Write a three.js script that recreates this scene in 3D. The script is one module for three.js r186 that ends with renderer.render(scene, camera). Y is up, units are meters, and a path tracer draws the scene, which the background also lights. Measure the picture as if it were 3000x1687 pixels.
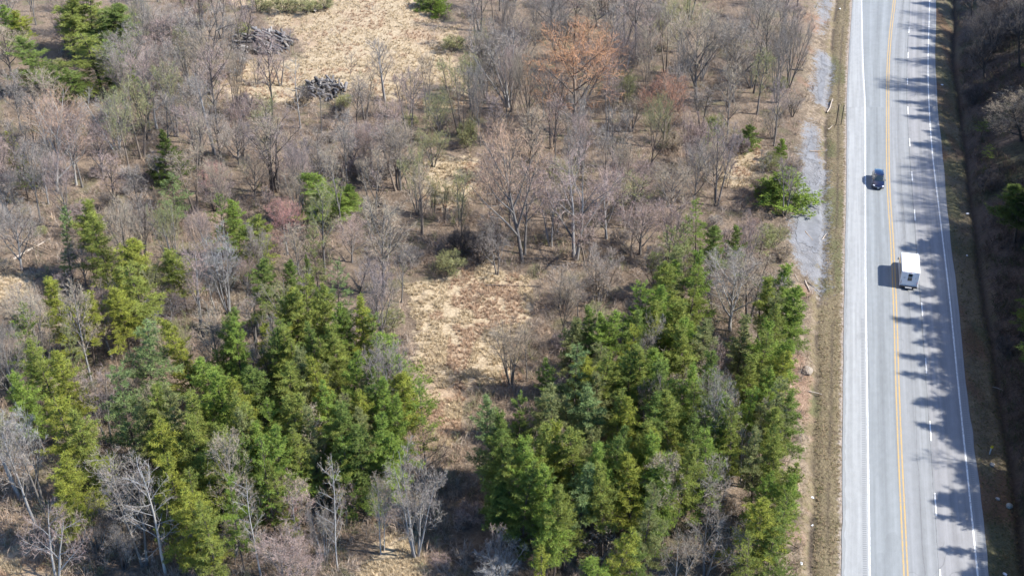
import * as THREE from 'three';
import { Sky } from 'three/addons/objects/Sky.js';
import { RoundedBoxGeometry } from 'three/addons/geometries/RoundedBoxGeometry.js';
import { mergeGeometries } from 'three/addons/utils/BufferGeometryUtils.js';

// ---------------------------------------------------------------- camera, sky, sun, exposure
const scene = new THREE.Scene();
const HGT = 96.5, PITCH = 34.5 * Math.PI / 180, FOC = 3111, CX = 1288, CY = 724.5;   // the photograph as seen 2576 x 1449 pixels wide
const camera = new THREE.PerspectiveCamera(2 * Math.atan(CY / FOC) * 180 / Math.PI, 1024 / 575, 1, 6000);
camera.position.set(0, HGT, 0);
camera.rotation.set(-PITCH, 0, 0);
scene.add(camera);
const SUN_EL = 45 * Math.PI / 180;
const SUN = new THREE.Vector3(1, 0, 0.2).normalize().multiplyScalar(Math.cos(SUN_EL)); SUN.y = Math.sin(SUN_EL);
const sky = new Sky();
sky.scale.setScalar(5000);
sky.name = 'sky';
Object.assign(sky.material.uniforms.sunPosition, { value: SUN.clone() });
sky.material.uniforms.turbidity.value = 2.5;
sky.material.uniforms.rayleigh.value = 1.1;
sky.material.uniforms.mieCoefficient.value = 0.004;
sky.userData.kind = 'structure';
scene.add(sky);
scene.environmentIntensity = 0.165;
const sun = new THREE.DirectionalLight(new THREE.Color(1, 0.95, 0.87), 4.2);
sun.name = 'sun';
sun.position.copy(SUN).multiplyScalar(300).add(new THREE.Vector3(0, 0, -170));
sun.target.position.set(0, 0, -170);
sun.castShadow = true;
Object.assign(sun.shadow.camera, { left: -170, right: 170, top: 170, bottom: -170, near: 10, far: 800 });
sun.shadow.mapSize.set(4096, 4096);
sun.shadow.radius = 2.5;
scene.add(sun, sun.target);
const renderer = new THREE.WebGLRenderer({ antialias: true });
renderer.setSize(1024, 575);
renderer.shadowMap.enabled = true;
renderer.toneMapping = THREE.LinearToneMapping;
renderer.toneMappingExposure = 2.22;

// ---------------------------------------------------------------- small helpers
const { lerp, clamp, smoothstep } = THREE.MathUtils;
function RNG(s) { return () => { s = (s + 0x6d2b79f5) | 0; let t = Math.imul(s ^ (s >>> 15), 1 | s); t = (t + Math.imul(t ^ (t >>> 7), 61 | t)) ^ t; return ((t ^ (t >>> 14)) >>> 0) / 4294967296; }; }
const V3 = (x, y, z) => new THREE.Vector3(x, y, z);
const hash = (i, j) => { let h = Math.imul(i, 374761393) + Math.imul(j, 668265263); h = Math.imul(h ^ (h >>> 13), 1274126177); return ((h ^ (h >>> 16)) >>> 0) / 4294967296; };
function noise(x, y) {
  const i = Math.floor(x), j = Math.floor(y), u = x - i, v = y - j, a = u * u * (3 - 2 * u), b = v * v * (3 - 2 * v);
  const p = hash(i, j), q = hash(i + 1, j), r = hash(i, j + 1), s = hash(i + 1, j + 1);
  return p + (q - p) * a + (r - p) * b + (p - q - r + s) * a * b;
}
const fbm = (x, y, n = 4) => { let s = 0, a = 0.5, t = 0; for (let k = 0; k < n; k++) { s += a * noise(x, y); t += a; a *= 0.5; x = x * 2.03 + 17.1; y = y * 2.03 + 5.7; } return s / t; };
const cP = Math.cos(PITCH), sP = Math.sin(PITCH);
function ray(px, py) { const dx = (px - CX) / FOC, dy = -(py - CY) / FOC; return [dx, dy * cP - sP, -dy * sP - cP]; }
function at(px, py, h = 0) { const [x, y, z] = ray(px, py), t = (h - HGT) / y; return V3(x * t, h, z * t); }              // a pixel of the photograph to a point at height h
function project(x, y, z) { const yy = y - HGT, zc = yy * sP * -1 - z * cP, yc = yy * cP - z * sP; return [CX + FOC * x / zc, CY - FOC * yc / zc]; }
const counts = {};
function numbered(n) { counts[n] = (counts[n] ?? -1) + 1; return counts[n] ? n + '_' + String(counts[n]).padStart(3, '0') : n; }
function tag(o, label, category, group, kind) { if (label) o.userData.label = label; if (category) o.userData.category = category; if (group) o.userData.group = group; if (kind) o.userData.kind = kind; return o; }
function mesh(name, geo, mat, parent = scene) { const m = new THREE.Mesh(geo, mat); m.name = parent === scene ? numbered(name) : name; m.castShadow = m.receiveShadow = true; parent.add(m); return m; }
function group(name, pos, turn = 0) { const g = new THREE.Group(); g.name = numbered(name); g.position.copy(pos); g.rotation.y = turn; scene.add(g); return g; }
const std = (c, rough = 0.9, extra = {}) => new THREE.MeshStandardMaterial({ color: new THREE.Color().setRGB(...c), roughness: rough, ...extra });
const leafy = (c, tr = 0.3) => new THREE.MeshPhysicalMaterial({ color: new THREE.Color().setRGB(...c), roughness: 0.95, transmission: tr, thickness: 0, side: THREE.DoubleSide, vertexColors: true, specularIntensity: 0.3 });

// collects tubes and thin blades into one geometry
class MB {
  constructor() { this.p = []; this.n = []; this.c = []; this.i = []; }
  tube(pts, rad, sides, col = [1, 1, 1]) {
    const base = this.p.length / 3, N = pts.length; let u = V3(1, 0, 0.13);
    for (let k = 0; k < N; k++) {
      const d = pts[Math.min(k + 1, N - 1)].clone().sub(pts[Math.max(k - 1, 0)]).normalize();
      u.addScaledVector(d, -u.dot(d)); if (u.lengthSq() < 1e-4) u.set(d.y, -d.x, 0.1).addScaledVector(d, -d.y * d.x); u.normalize();
      const w = d.clone().cross(u);
      for (let s = 0; s < sides; s++) {
        const a = s / sides * Math.PI * 2, ca = Math.cos(a), sa = Math.sin(a), nx = u.x * ca + w.x * sa, ny = u.y * ca + w.y * sa, nz = u.z * ca + w.z * sa;
        this.p.push(pts[k].x + nx * rad[k], pts[k].y + ny * rad[k], pts[k].z + nz * rad[k]); this.n.push(nx, ny, nz); this.c.push(...col);
      }
    }
    for (let k = 0; k < N - 1; k++) for (let s = 0; s < sides; s++) {
      const a = base + k * sides + s, b = base + k * sides + (s + 1) % sides; this.i.push(a, b, a + sides, b, b + sides, a + sides);
    }
    return this;
  }
  cap(c, pts, rad) { return this; }
  blade(p, d, len, wid, side, col, tip) {
    const b = this.p.length / 3, w = wid / 2, tc = tip ?? col; let nx = d.z * side.y - d.y * side.z, ny = d.x * side.z - d.z * side.x, nz = d.y * side.x - d.x * side.y; const l = Math.hypot(nx, ny, nz) || 1; nx /= l; ny /= l; nz /= l;
    this.p.push(p.x - side.x * w, p.y - side.y * w, p.z - side.z * w, p.x + side.x * w, p.y + side.y * w, p.z + side.z * w, p.x + d.x * len, p.y + d.y * len, p.z + d.z * len);
    for (let k = 0; k < 3; k++) this.n.push(nx, ny, nz); this.c.push(...col, ...col, ...tc); this.i.push(b, b + 1, b + 2);
    return this;
  }
  geo() {
    const g = new THREE.BufferGeometry();
    g.setAttribute('position', new THREE.Float32BufferAttribute(this.p, 3)); g.setAttribute('normal', new THREE.Float32BufferAttribute(this.n, 3)); g.setAttribute('color', new THREE.Float32BufferAttribute(this.c, 3));
    g.setIndex(this.i); return g;
  }
}
function inPoly(x, y, P) { let c = false; for (let i = 0, j = P.length - 1; i < P.length; j = i++) { const [a, b] = P[i], [d, e] = P[j]; if ((b > y) !== (e > y) && x < (d - a) * (y - b) / (e - b) + a) c = !c; } return c; }
function curve(P, ext0 = -420, ext1 = 1800) {          // polyline of pixels down the road -> x as a function of the pixel row, carried on beyond the frame
  const S = 2576 / 3000, Q = P.map(([x, y]) => [x * S, y * S]), n = Q.length;
  const sl0 = (Q[2][0] - Q[0][0]) / (Q[2][1] - Q[0][1]) * 0.7, sl1 = (Q[n - 1][0] - Q[n - 3][0]) / (Q[n - 1][1] - Q[n - 3][1]);
  Q.unshift([Q[0][0] + sl0 * (ext0 - Q[0][1]), ext0]); Q.push([Q[n][0] + sl1 * (ext1 - Q[n][1]), ext1]);
  const m = Q.length, T = Q.map((q, i) => { const a = Q[Math.max(0, i - 1)], b = Q[Math.min(m - 1, i + 1)]; return (b[0] - a[0]) / (b[1] - a[1]); });
  return (y) => {
    if (y <= ext0) return Q[0][0] + T[0] * (y - ext0); if (y >= ext1) return Q[m - 1][0] + T[m - 1] * (y - ext1);
    let i = 0; while (Q[i + 1][1] < y) i++;
    const h = Q[i + 1][1] - Q[i][1], t = (y - Q[i][1]) / h, t2 = t * t, t3 = t2 * t;
    return (2 * t3 - 3 * t2 + 1) * Q[i][0] + (t3 - 2 * t2 + t) * h * T[i] + (-2 * t3 + 3 * t2) * Q[i + 1][0] + (t3 - t2) * h * T[i + 1];
  };
}
// ---------------------------------------------------------------- the road's lines, measured on the photograph (3000 wide)
const EL = curve([[2499, 0], [2488, 155], [2483, 311], [2482, 562], [2477, 795], [2473, 1124], [2471, 1357], [2468, 1687]]);
const WL = curve([[2526, 0], [2530, 187], [2536, 311], [2537, 562], [2538, 843], [2542, 1124], [2550, 1687]]);
const YL = curve([[2622, 0], [2611, 97], [2604, 194], [2602.5, 311], [2603, 466], [2605.6, 562], [2616, 717], [2626, 950], [2631, 1124], [2640, 1350], [2656, 1687]]);
const DL = curve([[2670, 0], [2665, 90], [2660.5, 238], [2662, 323], [2667, 415], [2674, 515], [2682, 630], [2703, 900], [2715, 1070], [2728, 1260], [2743, 1478], [2757, 1687]]);
const WR = curve([[2725.5, 0], [2721, 194], [2724, 311], [2734, 450], [2747, 562], [2770.6, 755], [2785, 950 - 70], [2809, 1124], [2832.6, 1350], [2867, 1687]]);
const ER = curve([[2745, 0], [2743, 155], [2749, 311], [2763, 447], [2774, 562], [2788, 717], [2809, 872], [2833.5, 1124], [2868, 1396], [2901, 1687]]);
const rowOf = (x, z) => project(x, 0, z)[1];
// signed distances in metres to the pavement's edges (positive outside); rows are level with the ground
function lateral(x, z) {
  const zc = HGT * sP - z * cP; if (zc < 5) return [Math.max(40, 60 - x), -60];
  const row = clamp(CY - FOC * (-HGT * cP - z * sP) / zc, -600, 2200), s = zc / FOC, px = CX + x / s;
  return [(EL(row) - px) * s, (px - ER(row)) * s];
}
// ---------------------------------------------------------------- terrain
function height(x, z) {
  const [dL, dR] = lateral(x, z);
  if (dL < 0 && dR < 0) return -0.055 - 0.2 * smoothstep(-Math.max(dL, dR), 0.8, 2.2);
  const bumps = (fbm(x * 0.35 + 40, z * 0.35, 3) - 0.5) * 0.28;
  if (dL >= 0) {
    const far = smoothstep(dL, 4, 12);
    let h = -0.05 - 0.4 * smoothstep(dL, 0.2, 2.6) - 0.42 * Math.exp(-(((dL - 3.1 - noise(z * 0.09, 3) * 0.5) / 0.5) ** 2)) + 0.95 * smoothstep(dL, 4, 9);
    h += far * ((fbm(x * 0.03 + 7, z * 0.03, 3) - 0.5) * 1.6) + bumps * smoothstep(dL, 0.5, 4);
    return h;
  }
  const ditch = 3.6 + noise(z * 0.11, 9) * 0.8;
  let h = -0.05 - 0.45 * smoothstep(dR, 0.2, 2.8) - 0.85 * Math.exp(-(((dR - ditch) / 0.6) ** 2)) + 0.45 * smoothstep(dR, 4.2, 5);
  const up = Math.max(0, dR - 5); h += 15 * (1 - Math.exp(-up * 0.78 / 15)) + bumps * 1.5 * smoothstep(dR, 1, 5) + smoothstep(dR, 6, 10) * (fbm(x * 0.2, z * 0.2, 3) - 0.5) * 1.6;
  return h;
}
const STRAW = [
  [[595, -60], [1060, -60], [1085, 45], [1165, 75], [1150, 150], [1190, 250], [1120, 300], [1000, 262], [880, 235], [840, 190], [760, 140], [735, 80], [640, 45], [580, 20]],
  [[560, 190], [640, 165], [760, 150], [880, 200], [860, 260], [720, 260], [600, 240], [555, 235]],
  [[1035, 430], [1090, 380], [1200, 400], [1215, 440], [1180, 520], [1120, 545], [1040, 500]],
  [[1010, 715], [1130, 698], [1250, 680], [1345, 700], [1345, 790], [1300, 830], [1290, 890], [1310, 965], [1160, 1000], [1080, 985], [1040, 900], [1030, 820], [1000, 770]],
  [[1040, 990], [1160, 985], [1180, 1050], [1150, 1140], [1060, 1150], [1020, 1080]],
  [[-80, 1395], [60, 1385], [130, 1420], [150, 1500], [-80, 1500]],
  [[-80, 700], [60, 690], [115, 700], [70, 760], [-80, 770]],
  [[1830, 380], [1910, 350], [1935, 400], [1870, 470], [1820, 470]],
  [[985, 1350], [1070, 1370], [1060, 1500], [880, 1500], [930, 1400]],
];
const GRAVEL = [
  [[2064, -40], [2088, -40], [2090, 26], [2082, 60], [2072, 92], [2056, 95], [2060, 30]],
  [[2056, 118], [2080, 120], [2095, 160], [2094, 215], [2086, 262], [2066, 268], [2048, 240], [2046, 190]],
  [[2030, 292], [2052, 300], [2062, 350], [2085, 420], [2082, 500], [2088, 560], [2082, 640], [2086, 690], [2050, 694], [2012, 690], [1990, 640], [1988, 560], [1996, 470], [2010, 420], [2020, 350]],
  [[2040, 700], [2082, 700], [2080, 740], [2052, 745]],
];
const inAny = (L, x, y) => L.some((P) => inPoly(x, y, P));
function regions(x, z) {                      // [straw, gravel] shares of a ground point, with ragged edges
  const [px, py] = project(x, 0, z), w = (fbm(x * 0.22, z * 0.22, 3) - 0.5) * 70, v = (fbm(x * 0.22 + 90, z * 0.22 + 31, 3) - 0.5) * 50;
  return [inAny(STRAW, px + w, py + v) ? 1 : 0, inAny(GRAVEL, px + w * 0.35, py + v * 0.35) ? 1 : 0];
}
const X0 = -130, X1 = 130, Z0 = -285, Z1 = -65;
{
  const W = 2048, H = 1732, S0 = new Float32Array(520 * 440), G0 = new Float32Array(520 * 440);
  for (let j = 0; j < 440; j++) for (let i = 0; i < 520; i++) [S0[j * 520 + i], G0[j * 520 + i]] = regions(X0 + (i + 0.5) / 520 * (X1 - X0), Z0 + (j + 0.5) / 440 * (Z1 - Z0));
  const soft = (S0) => { const B = new Float32Array(S0.length);
  for (let j = 0; j < 440; j++) for (let i = 0; i < 520; i++) { let s = 0, n = 0; for (let b = -3; b <= 3; b++) for (let a = -3; a <= 3; a++) { const ii = i + a, jj = j + b; if (ii >= 0 && jj >= 0 && ii < 520 && jj < 440) { s += S0[jj * 520 + ii]; n++; } } B[j * 520 + i] = s / n; } return B; }, B = soft(S0), GB = soft(G0), cell = (A, x, z) => { const u = clamp((x - X0) / (X1 - X0) * 520 - 0.5, 0, 518.9), v = clamp((z - Z0) / (Z1 - Z0) * 440 - 0.5, 0, 438.9), i = Math.floor(u), j = Math.floor(v), a = u - i, b = v - j, k = j * 520 + i; return (A[k] * (1 - a) + A[k + 1] * a) * (1 - b) + (A[k + 520] * (1 - a) + A[k + 521] * a) * b; };
  const data = new Uint8Array(W * H * 4), enc = (c) => Math.round(255 * Math.pow(clamp(c, 0, 1), 1 / 2.2));
  const mix = (a, b, t) => [a[0] + (b[0] - a[0]) * t, a[1] + (b[1] - a[1]) * t, a[2] + (b[2] - a[2]) * t];
  for (let j = 0; j < H; j++) for (let i = 0; i < W; i++) {
    const x = X0 + (i + 0.5) / W * (X1 - X0), z = Z0 + (j + 0.5) / H * (Z1 - Z0);
    const [dL, dR] = lateral(x, z);
    let c = [0.05, 0.045, 0.04];
    if (dL > -0.5 || dR > -0.5) {
      const n1 = fbm(x * 0.12, z * 0.12, 2), n2 = fbm(x * 0.9 + 11, z * 0.9, 2), n3 = noise(x * 4.1, z * 4.1), n4 = noise(x * 9.3 + 3, z * 9.3);
      c = mix([0.122, 0.087, 0.058], [0.212, 0.155, 0.105], smoothstep(n1 * 0.5 + n2 * 0.5, 0.3, 0.7));
      c = mix(c, [0.07, 0.05, 0.036], smoothstep(n2 * 0.6 + n3 * 0.4, 0.62, 0.85) * 0.8);
      c = mix(c, [0.3, 0.23, 0.17], smoothstep(n4, 0.72, 0.95) * 0.6);
      c = mix(c, [0.10, 0.10, 0.04], smoothstep(fbm(x * 0.3 + 70, z * 0.3, 2), 0.6, 0.8) * 0.5);
      const s = smoothstep(cell(B, x, z) + (n2 - 0.5) * 0.7 + (n3 - 0.5) * 0.3, 0.3, 0.75);
      let st = mix([0.33, 0.25, 0.155], [0.46, 0.365, 0.24], smoothstep(n2 * 0.5 + n3 * 0.5, 0.3, 0.7));
      st = mix(st, [0.33, 0.22, 0.145], smoothstep(n1, 0.5, 0.75) * 0.5);
      st = mix(st, [0.13, 0.1, 0.055], smoothstep(n4 * 0.5 + n2 * 0.5, 0.62, 0.8) * 0.6);
      c = mix(c, st, s);
      if (dL > -0.5 && dL < 14) {
        let v = mix([0.17, 0.135, 0.068], [0.24, 0.185, 0.105], n2); v = mix(v, [0.12, 0.12, 0.045], smoothstep(fbm(x * 0.25 + 9, z * 0.12, 2), 0.5, 0.7) * 0.8);
        v = mix(v, [0.11, 0.075, 0.045], smoothstep(n3, 0.6, 0.9) * 0.7);
        v = mix(v, [0.33, 0.27, 0.22], 1 - smoothstep(dL + (n3 - 0.5) * 0.7, 0.1, 0.6));
        v = mix(v, [0.09, 0.065, 0.04], Math.exp(-(((dL - 1.35 - noise(z * 0.05, 13) * 0.3) / 0.2) ** 2)) * 0.75 * smoothstep(noise(z * 0.2, 14), 0.2, 0.5));
        v = mix(v, [0.06, 0.042, 0.028], Math.exp(-(((dL - 3.1 - noise(z * 0.09, 3) * 0.5) / 0.36) ** 2)) * 0.9 * smoothstep(noise(z * 0.2, 4), 0.1, 0.4));
        let b = mix([0.13, 0.095, 0.062], [0.28, 0.215, 0.145], smoothstep(n2 * 0.6 + n3 * 0.4, 0.3, 0.7)); b = mix(b, [0.27, 0.155, 0.1], smoothstep(fbm(x * 0.3 + 2, z * 0.2 + 8, 2), 0.55, 0.75) * 0.6); b = mix(b, [0.09, 0.065, 0.045], smoothstep(n4 * 0.4 + n2 * 0.6, 0.6, 0.8) * 0.7);
        v = mix(v, b, smoothstep(dL + (n2 - 0.5) * 2.5, 3.2, 4.6));
        c = mix(v, c, smoothstep(dL + (n2 - 0.5) * 5, 6.5, 11));
        const gq = cell(GB, x, z); if (gq > 0.01) { const t = 0.5 + 0.55 * n2 + 0.25 * n4; c = mix(c, [0.195 * t, 0.197 * t, 0.205 * t], smoothstep(gq + (n2 - 0.5) * 0.5 + (n3 - 0.5) * 0.5 + (n4 - 0.5) * 0.3, 0.35, 0.7) * 0.92); }
      }
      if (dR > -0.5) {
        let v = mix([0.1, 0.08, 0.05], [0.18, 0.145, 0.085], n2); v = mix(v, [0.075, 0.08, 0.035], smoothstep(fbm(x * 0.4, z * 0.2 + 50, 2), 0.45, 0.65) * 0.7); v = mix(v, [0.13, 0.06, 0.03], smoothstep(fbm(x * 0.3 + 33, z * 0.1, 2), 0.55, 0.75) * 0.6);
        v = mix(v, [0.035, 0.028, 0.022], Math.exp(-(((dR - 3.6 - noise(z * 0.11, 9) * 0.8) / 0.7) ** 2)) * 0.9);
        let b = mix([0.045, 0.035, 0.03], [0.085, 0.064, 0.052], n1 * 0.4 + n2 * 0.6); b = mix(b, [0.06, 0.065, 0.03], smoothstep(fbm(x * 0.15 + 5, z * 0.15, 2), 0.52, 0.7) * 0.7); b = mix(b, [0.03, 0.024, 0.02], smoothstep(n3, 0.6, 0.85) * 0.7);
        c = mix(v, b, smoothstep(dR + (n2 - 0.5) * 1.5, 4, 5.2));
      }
    }
    const g = 0.88 + 0.24 * hash(i, j), o = (j * W + i) * 4;
    data[o] = enc(c[0] * g); data[o + 1] = enc(c[1] * g); data[o + 2] = enc(c[2] * g); data[o + 3] = 255;
  }
  const map = new THREE.DataTexture(data, W, H); map.colorSpace = THREE.SRGBColorSpace; map.magFilter = map.minFilter = THREE.LinearFilter; map.wrapS = map.wrapT = THREE.MirroredRepeatWrapping; map.needsUpdate = true;
  const bd = new Uint8Array(512 * 512 * 4); for (let j = 0; j < 512; j++) for (let i = 0; i < 512; i++) { const n = 0.6 * noise(i / 8, j / 8) + 0.4 * hash(i >> 1, j >> 1), o = (j * 512 + i) * 4; bd[o] = bd[o + 1] = bd[o + 2] = n * 255; bd[o + 3] = 255; }
  const bump = new THREE.DataTexture(bd, 512, 512); bump.magFilter = THREE.LinearFilter; bump.wrapS = bump.wrapT = THREE.RepeatWrapping; bump.repeat.set(16, 14); bump.needsUpdate = true;
  const xs = [], zs = [];
  for (const v of [-3000, -1500, -700, -350, -220, -170]) xs.push(v); for (let v = -140; v <= 140; v += 0.56) xs.push(v); for (const v of [170, 220, 350, 700, 1500, 3000]) xs.push(v);
  for (const v of [-5000, -2500, -1200, -700, -450, -340]) zs.push(v); for (let v = -300; v <= -55; v += 0.6) zs.push(v); for (const v of [-30, 0, 60, 200, 600, 1500]) zs.push(v);
  const p = new Float32Array(xs.length * zs.length * 3), uv = new Float32Array(xs.length * zs.length * 2), idx = [];
  zs.forEach((z, j) => xs.forEach((x, i) => { const k = j * xs.length + i; p.set([x, height(x, z), z], k * 3); uv.set([(x - X0) / (X1 - X0), (z - Z0) / (Z1 - Z0)], k * 2); if (i && j) { const a = k - xs.length - 1; idx.push(a, k - 1, a + 1, a + 1, k - 1, k); } }));
  const g = new THREE.BufferGeometry(); g.setAttribute('position', new THREE.BufferAttribute(p, 3)); g.setAttribute('uv', new THREE.BufferAttribute(uv, 2)); g.setIndex(idx); g.computeVertexNormals();
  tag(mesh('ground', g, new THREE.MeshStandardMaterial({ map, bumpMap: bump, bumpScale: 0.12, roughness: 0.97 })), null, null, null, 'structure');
}
// gravel bank: a thin sheet of grey shale draped over the slope
{
  const p = [], uvs = [], idx = [], key = new Map(), step = 0.22;
  const vert = (i, j) => { const k = i + '_' + j; if (!key.has(k)) { const x = i * step, z = j * step; key.set(k, p.length / 3); p.push(x, height(x, z) + 0.03 + noise(x * 3, z * 3) * 0.035, z); uvs.push(x / 12, z / 12); } return key.get(k); };
  for (let j = Math.floor(-280 / step); j < Math.floor(-150 / step); j++) for (let i = Math.floor(30 / step); i < Math.floor(72 / step); i++) {
    const x = (i + 0.5) * step, z = (j + 0.5) * step; if (lateral(x, z)[0] < 3.4 || !regions(x, z)[1] || fbm(x * 0.35, z * 0.22, 3) + 0.12 * hash(i, j) > 0.68 || !regions(x + 1.2, z)[1] || !regions(x - 1.2, z)[1] || !regions(x, z + 1.4)[1]) continue;
    const a = vert(i, j), b = vert(i + 1, j), c = vert(i, j + 1), d = vert(i + 1, j + 1); idx.push(a, c, b, b, c, d);
  }
  const W = 512, data = new Uint8Array(W * W * 4);
  for (let j = 0; j < W; j++) for (let i = 0; i < W; i++) { const n = fbm(i / 40, j / 40, 3), m = hash(i >> 1, j >> 1), t = 0.45 + 0.6 * n + 0.28 * m, o = (j * W + i) * 4, e = (c) => Math.round(255 * Math.pow(clamp(c * t, 0, 1), 1 / 2.2)); data[o] = e(0.195); data[o + 1] = e(0.197); data[o + 2] = e(0.205); data[o + 3] = 255; }
  const t = new THREE.DataTexture(data, W, W); t.colorSpace = THREE.SRGBColorSpace; t.magFilter = THREE.LinearFilter; t.wrapS = t.wrapT = THREE.RepeatWrapping; t.needsUpdate = true;
  const g = new THREE.BufferGeometry(); g.setAttribute('position', new THREE.Float32BufferAttribute(p, 3)); g.setAttribute('uv', new THREE.Float32BufferAttribute(uvs, 2)); g.setIndex(idx); g.computeVertexNormals();
  tag(mesh('gravel_bank', g, new THREE.MeshStandardMaterial({ map: t, roughness: 0.95 })), null, null, null, 'structure');
}
// ---------------------------------------------------------------- road
const ROWS = []; for (let r = -400; r <= 1780; r += 12) ROWS.push(r);
const roadAt = (f, r, off, y) => { const a = at(f(r), r, 0); return V3(a.x + off, y, a.z); };
{
  const W = 512, H = 2048, data = new Uint8Array(W * H * 4), K = [0, 0.16, 0.4, 0.64, 0.88, 1];
  for (let j = 0; j < H; j++) for (let i = 0; i < W; i++) {
    const u = i / W, v = j / H, n = fbm(u * 40, v * 220, 3), streak = fbm(u * 70, v * 14, 2), fine = hash(i, j);
    let c = u < K[1] ? [0.3, 0.305, 0.3] : u < K[2] ? [0.212, 0.226, 0.23] : u < K[3] ? [0.225, 0.232, 0.236] : u < K[4] ? [0.24, 0.24, 0.245] : [0.25, 0.255, 0.26];
    let t = 1 + 0.16 * (n - 0.5) + 0.3 * (streak - 0.5) + 0.12 * (fine - 0.5);
    for (const [a, b] of [[K[1], K[2]], [K[2], K[3]], [K[3], K[4]]]) if (u > a && u < b) { const q = (u - a) / (b - a); t *= 1 + 0.1 * Math.exp(-(((q - 0.28) / 0.09) ** 2)) + 0.1 * Math.exp(-(((q - 0.73) / 0.09) ** 2)) - 0.1 * Math.exp(-(((q - 0.5) / 0.08) ** 2)); }
    const seam = K[3] - 0.01 + (noise(v * 160, 2) - 0.5) * 0.004; if (Math.abs(u - seam) < 0.003) t *= 0.5 + 0.3 * noise(v * 300, 8);
    const crack = K[2] + 0.13 + (fbm(v * 60, 5, 3) - 0.5) * 0.02; if (Math.abs(u - crack) < 0.0022 && noise(v * 40, 7) > 0.4) t *= 0.7;
    const cross = fbm(v * 30, u * 5 + 60, 2); if (Math.abs(cross - 0.5) < 0.0035 && u > 0.42 && u < 0.9 && noise(u * 3, v * 14 + 5) > 0.55) t *= 0.78; if (noise(u * 9 + 4, v * 34) > 0.9) t *= 0.93;
    if (u < 0.012 + 0.01 * noise(v * 200, 3)) t *= 0.8;
    const o = (j * W + i) * 4; for (let k = 0; k < 3; k++) data[o + k] = Math.round(255 * Math.pow(clamp(c[k] * t, 0, 1), 1 / 2.2)); data[o + 3] = 255;
  }
  const map = new THREE.DataTexture(data, W, H); map.colorSpace = THREE.SRGBColorSpace; map.magFilter = map.minFilter = THREE.LinearFilter; map.wrapT = THREE.RepeatWrapping; map.needsUpdate = true;
  const F = [EL, WL, YL, DL, WR, ER], p = [], uv = [], idx = [], nc = 8; let s = 0, prev = null;
  ROWS.forEach((r, j) => {
    const P = F.map((f) => roadAt(f, r, 0, 0)); if (prev) s += P[2].distanceTo(prev); prev = P[2];
    P[0].x += (noise(r * 0.023, 1) - 0.5) * 0.14; P[5].x += (noise(r * 0.023, 6) - 0.5) * 0.14;
    const row = [[P[0].x, -0.4, P[0].z, 0], ...P.map((q, k) => [q.x, 0, q.z, K[k]]), [P[5].x, -0.4, P[5].z, 1]];
    for (const [x, y, z, u] of row) { p.push(x, y, z); uv.push(u, s / 180); }
    if (j) for (let k = 0; k < nc - 1; k++) { const a = (j - 1) * nc + k, b = j * nc + k; idx.push(a, b, a + 1, a + 1, b, b + 1); }
  });
  const g = new THREE.BufferGeometry(); g.setAttribute('position', new THREE.Float32BufferAttribute(p, 3)); g.setAttribute('uv', new THREE.Float32BufferAttribute(uv, 2)); g.setIndex(idx); g.computeVertexNormals();
  const n = g.attributes.normal; for (let k = 0; k < n.count; k++) if (k % nc > 0 && k % nc < nc - 1) n.setXYZ(k, 0, 1, 0);
  tag(mesh('road', g, new THREE.MeshStandardMaterial({ map, roughness: 0.85 })), null, null, null, 'structure');
}
// painted lines are thin sheets on the asphalt; worn paint varies along the line
const wornMap = (c, under, wear) => {
  const W = 16, H = 1024, d = new Uint8Array(W * H * 4); for (let j = 0; j < H; j++) for (let i = 0; i < W; i++) { const t = clamp((fbm(i / 3, j / 6, 3) - 0.5) * 2.2 + wear, 0, 1), o = (j * W + i) * 4; for (let k = 0; k < 3; k++) d[o + k] = Math.round(255 * Math.pow(lerp(c[k], under[k], t), 1 / 2.2)); d[o + 3] = 255; }
  const m = new THREE.DataTexture(d, W, H); m.colorSpace = THREE.SRGBColorSpace; m.magFilter = m.minFilter = THREE.LinearFilter; m.wrapT = THREE.RepeatWrapping; m.needsUpdate = true; return new THREE.MeshStandardMaterial({ map: m, roughness: 0.7 });
};
const WHITE = wornMap([0.78, 0.78, 0.76], [0.33, 0.335, 0.34], 0.3), YELLOW = wornMap([0.52, 0.33, 0.1], [0.3, 0.26, 0.19], 0.35);
function line(name, f, off, width, mat, r0 = -400, r1 = 1780, y = 0.006) {
  const p = [], uv = [], idx = []; let n = 0, s = 0, prev = null; const rows = ROWS.filter((r) => r > r0 && r < r1); rows.unshift(r0); rows.push(r1);
  for (const r of rows) { const c = roadAt(f, r, off, y), w = width * (0.88 + 0.24 * noise(r * 0.11, off * 9)); if (prev) s += c.distanceTo(prev); prev = c; p.push(c.x - w / 2, y, c.z, c.x + w / 2, y, c.z); uv.push(0, s / 40, 1, s / 40); if (n) idx.push(2 * n - 2, 2 * n, 2 * n - 1, 2 * n - 1, 2 * n, 2 * n + 1); n++; }
  const g = new THREE.BufferGeometry(); g.setAttribute('position', new THREE.Float32BufferAttribute(p, 3)); g.setAttribute('uv', new THREE.Float32BufferAttribute(uv, 2)); g.setIndex(idx); g.computeVertexNormals();
  return tag(mesh(name, g, mat), null, null, null, 'structure');
}
line('edge_line', WL, 0, 0.2, WHITE); line('edge_line', WR, 0, 0.19, WHITE);
line('centre_line', YL, -0.2, 0.17, YELLOW); line('centre_line', YL, 0.2, 0.17, YELLOW);
for (const [a, b] of [[68, 83], [131, 147], [197, 213], [268, 287], [348, 368], [432, 455], [527, 555], [637, 667], [761, 796], [901, 939], [1059, 1109], [1240, 1298], [1432, 1490]]) line('lane_dash', DL, 0, 0.17, WHITE, a, b, 0.007);
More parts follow.
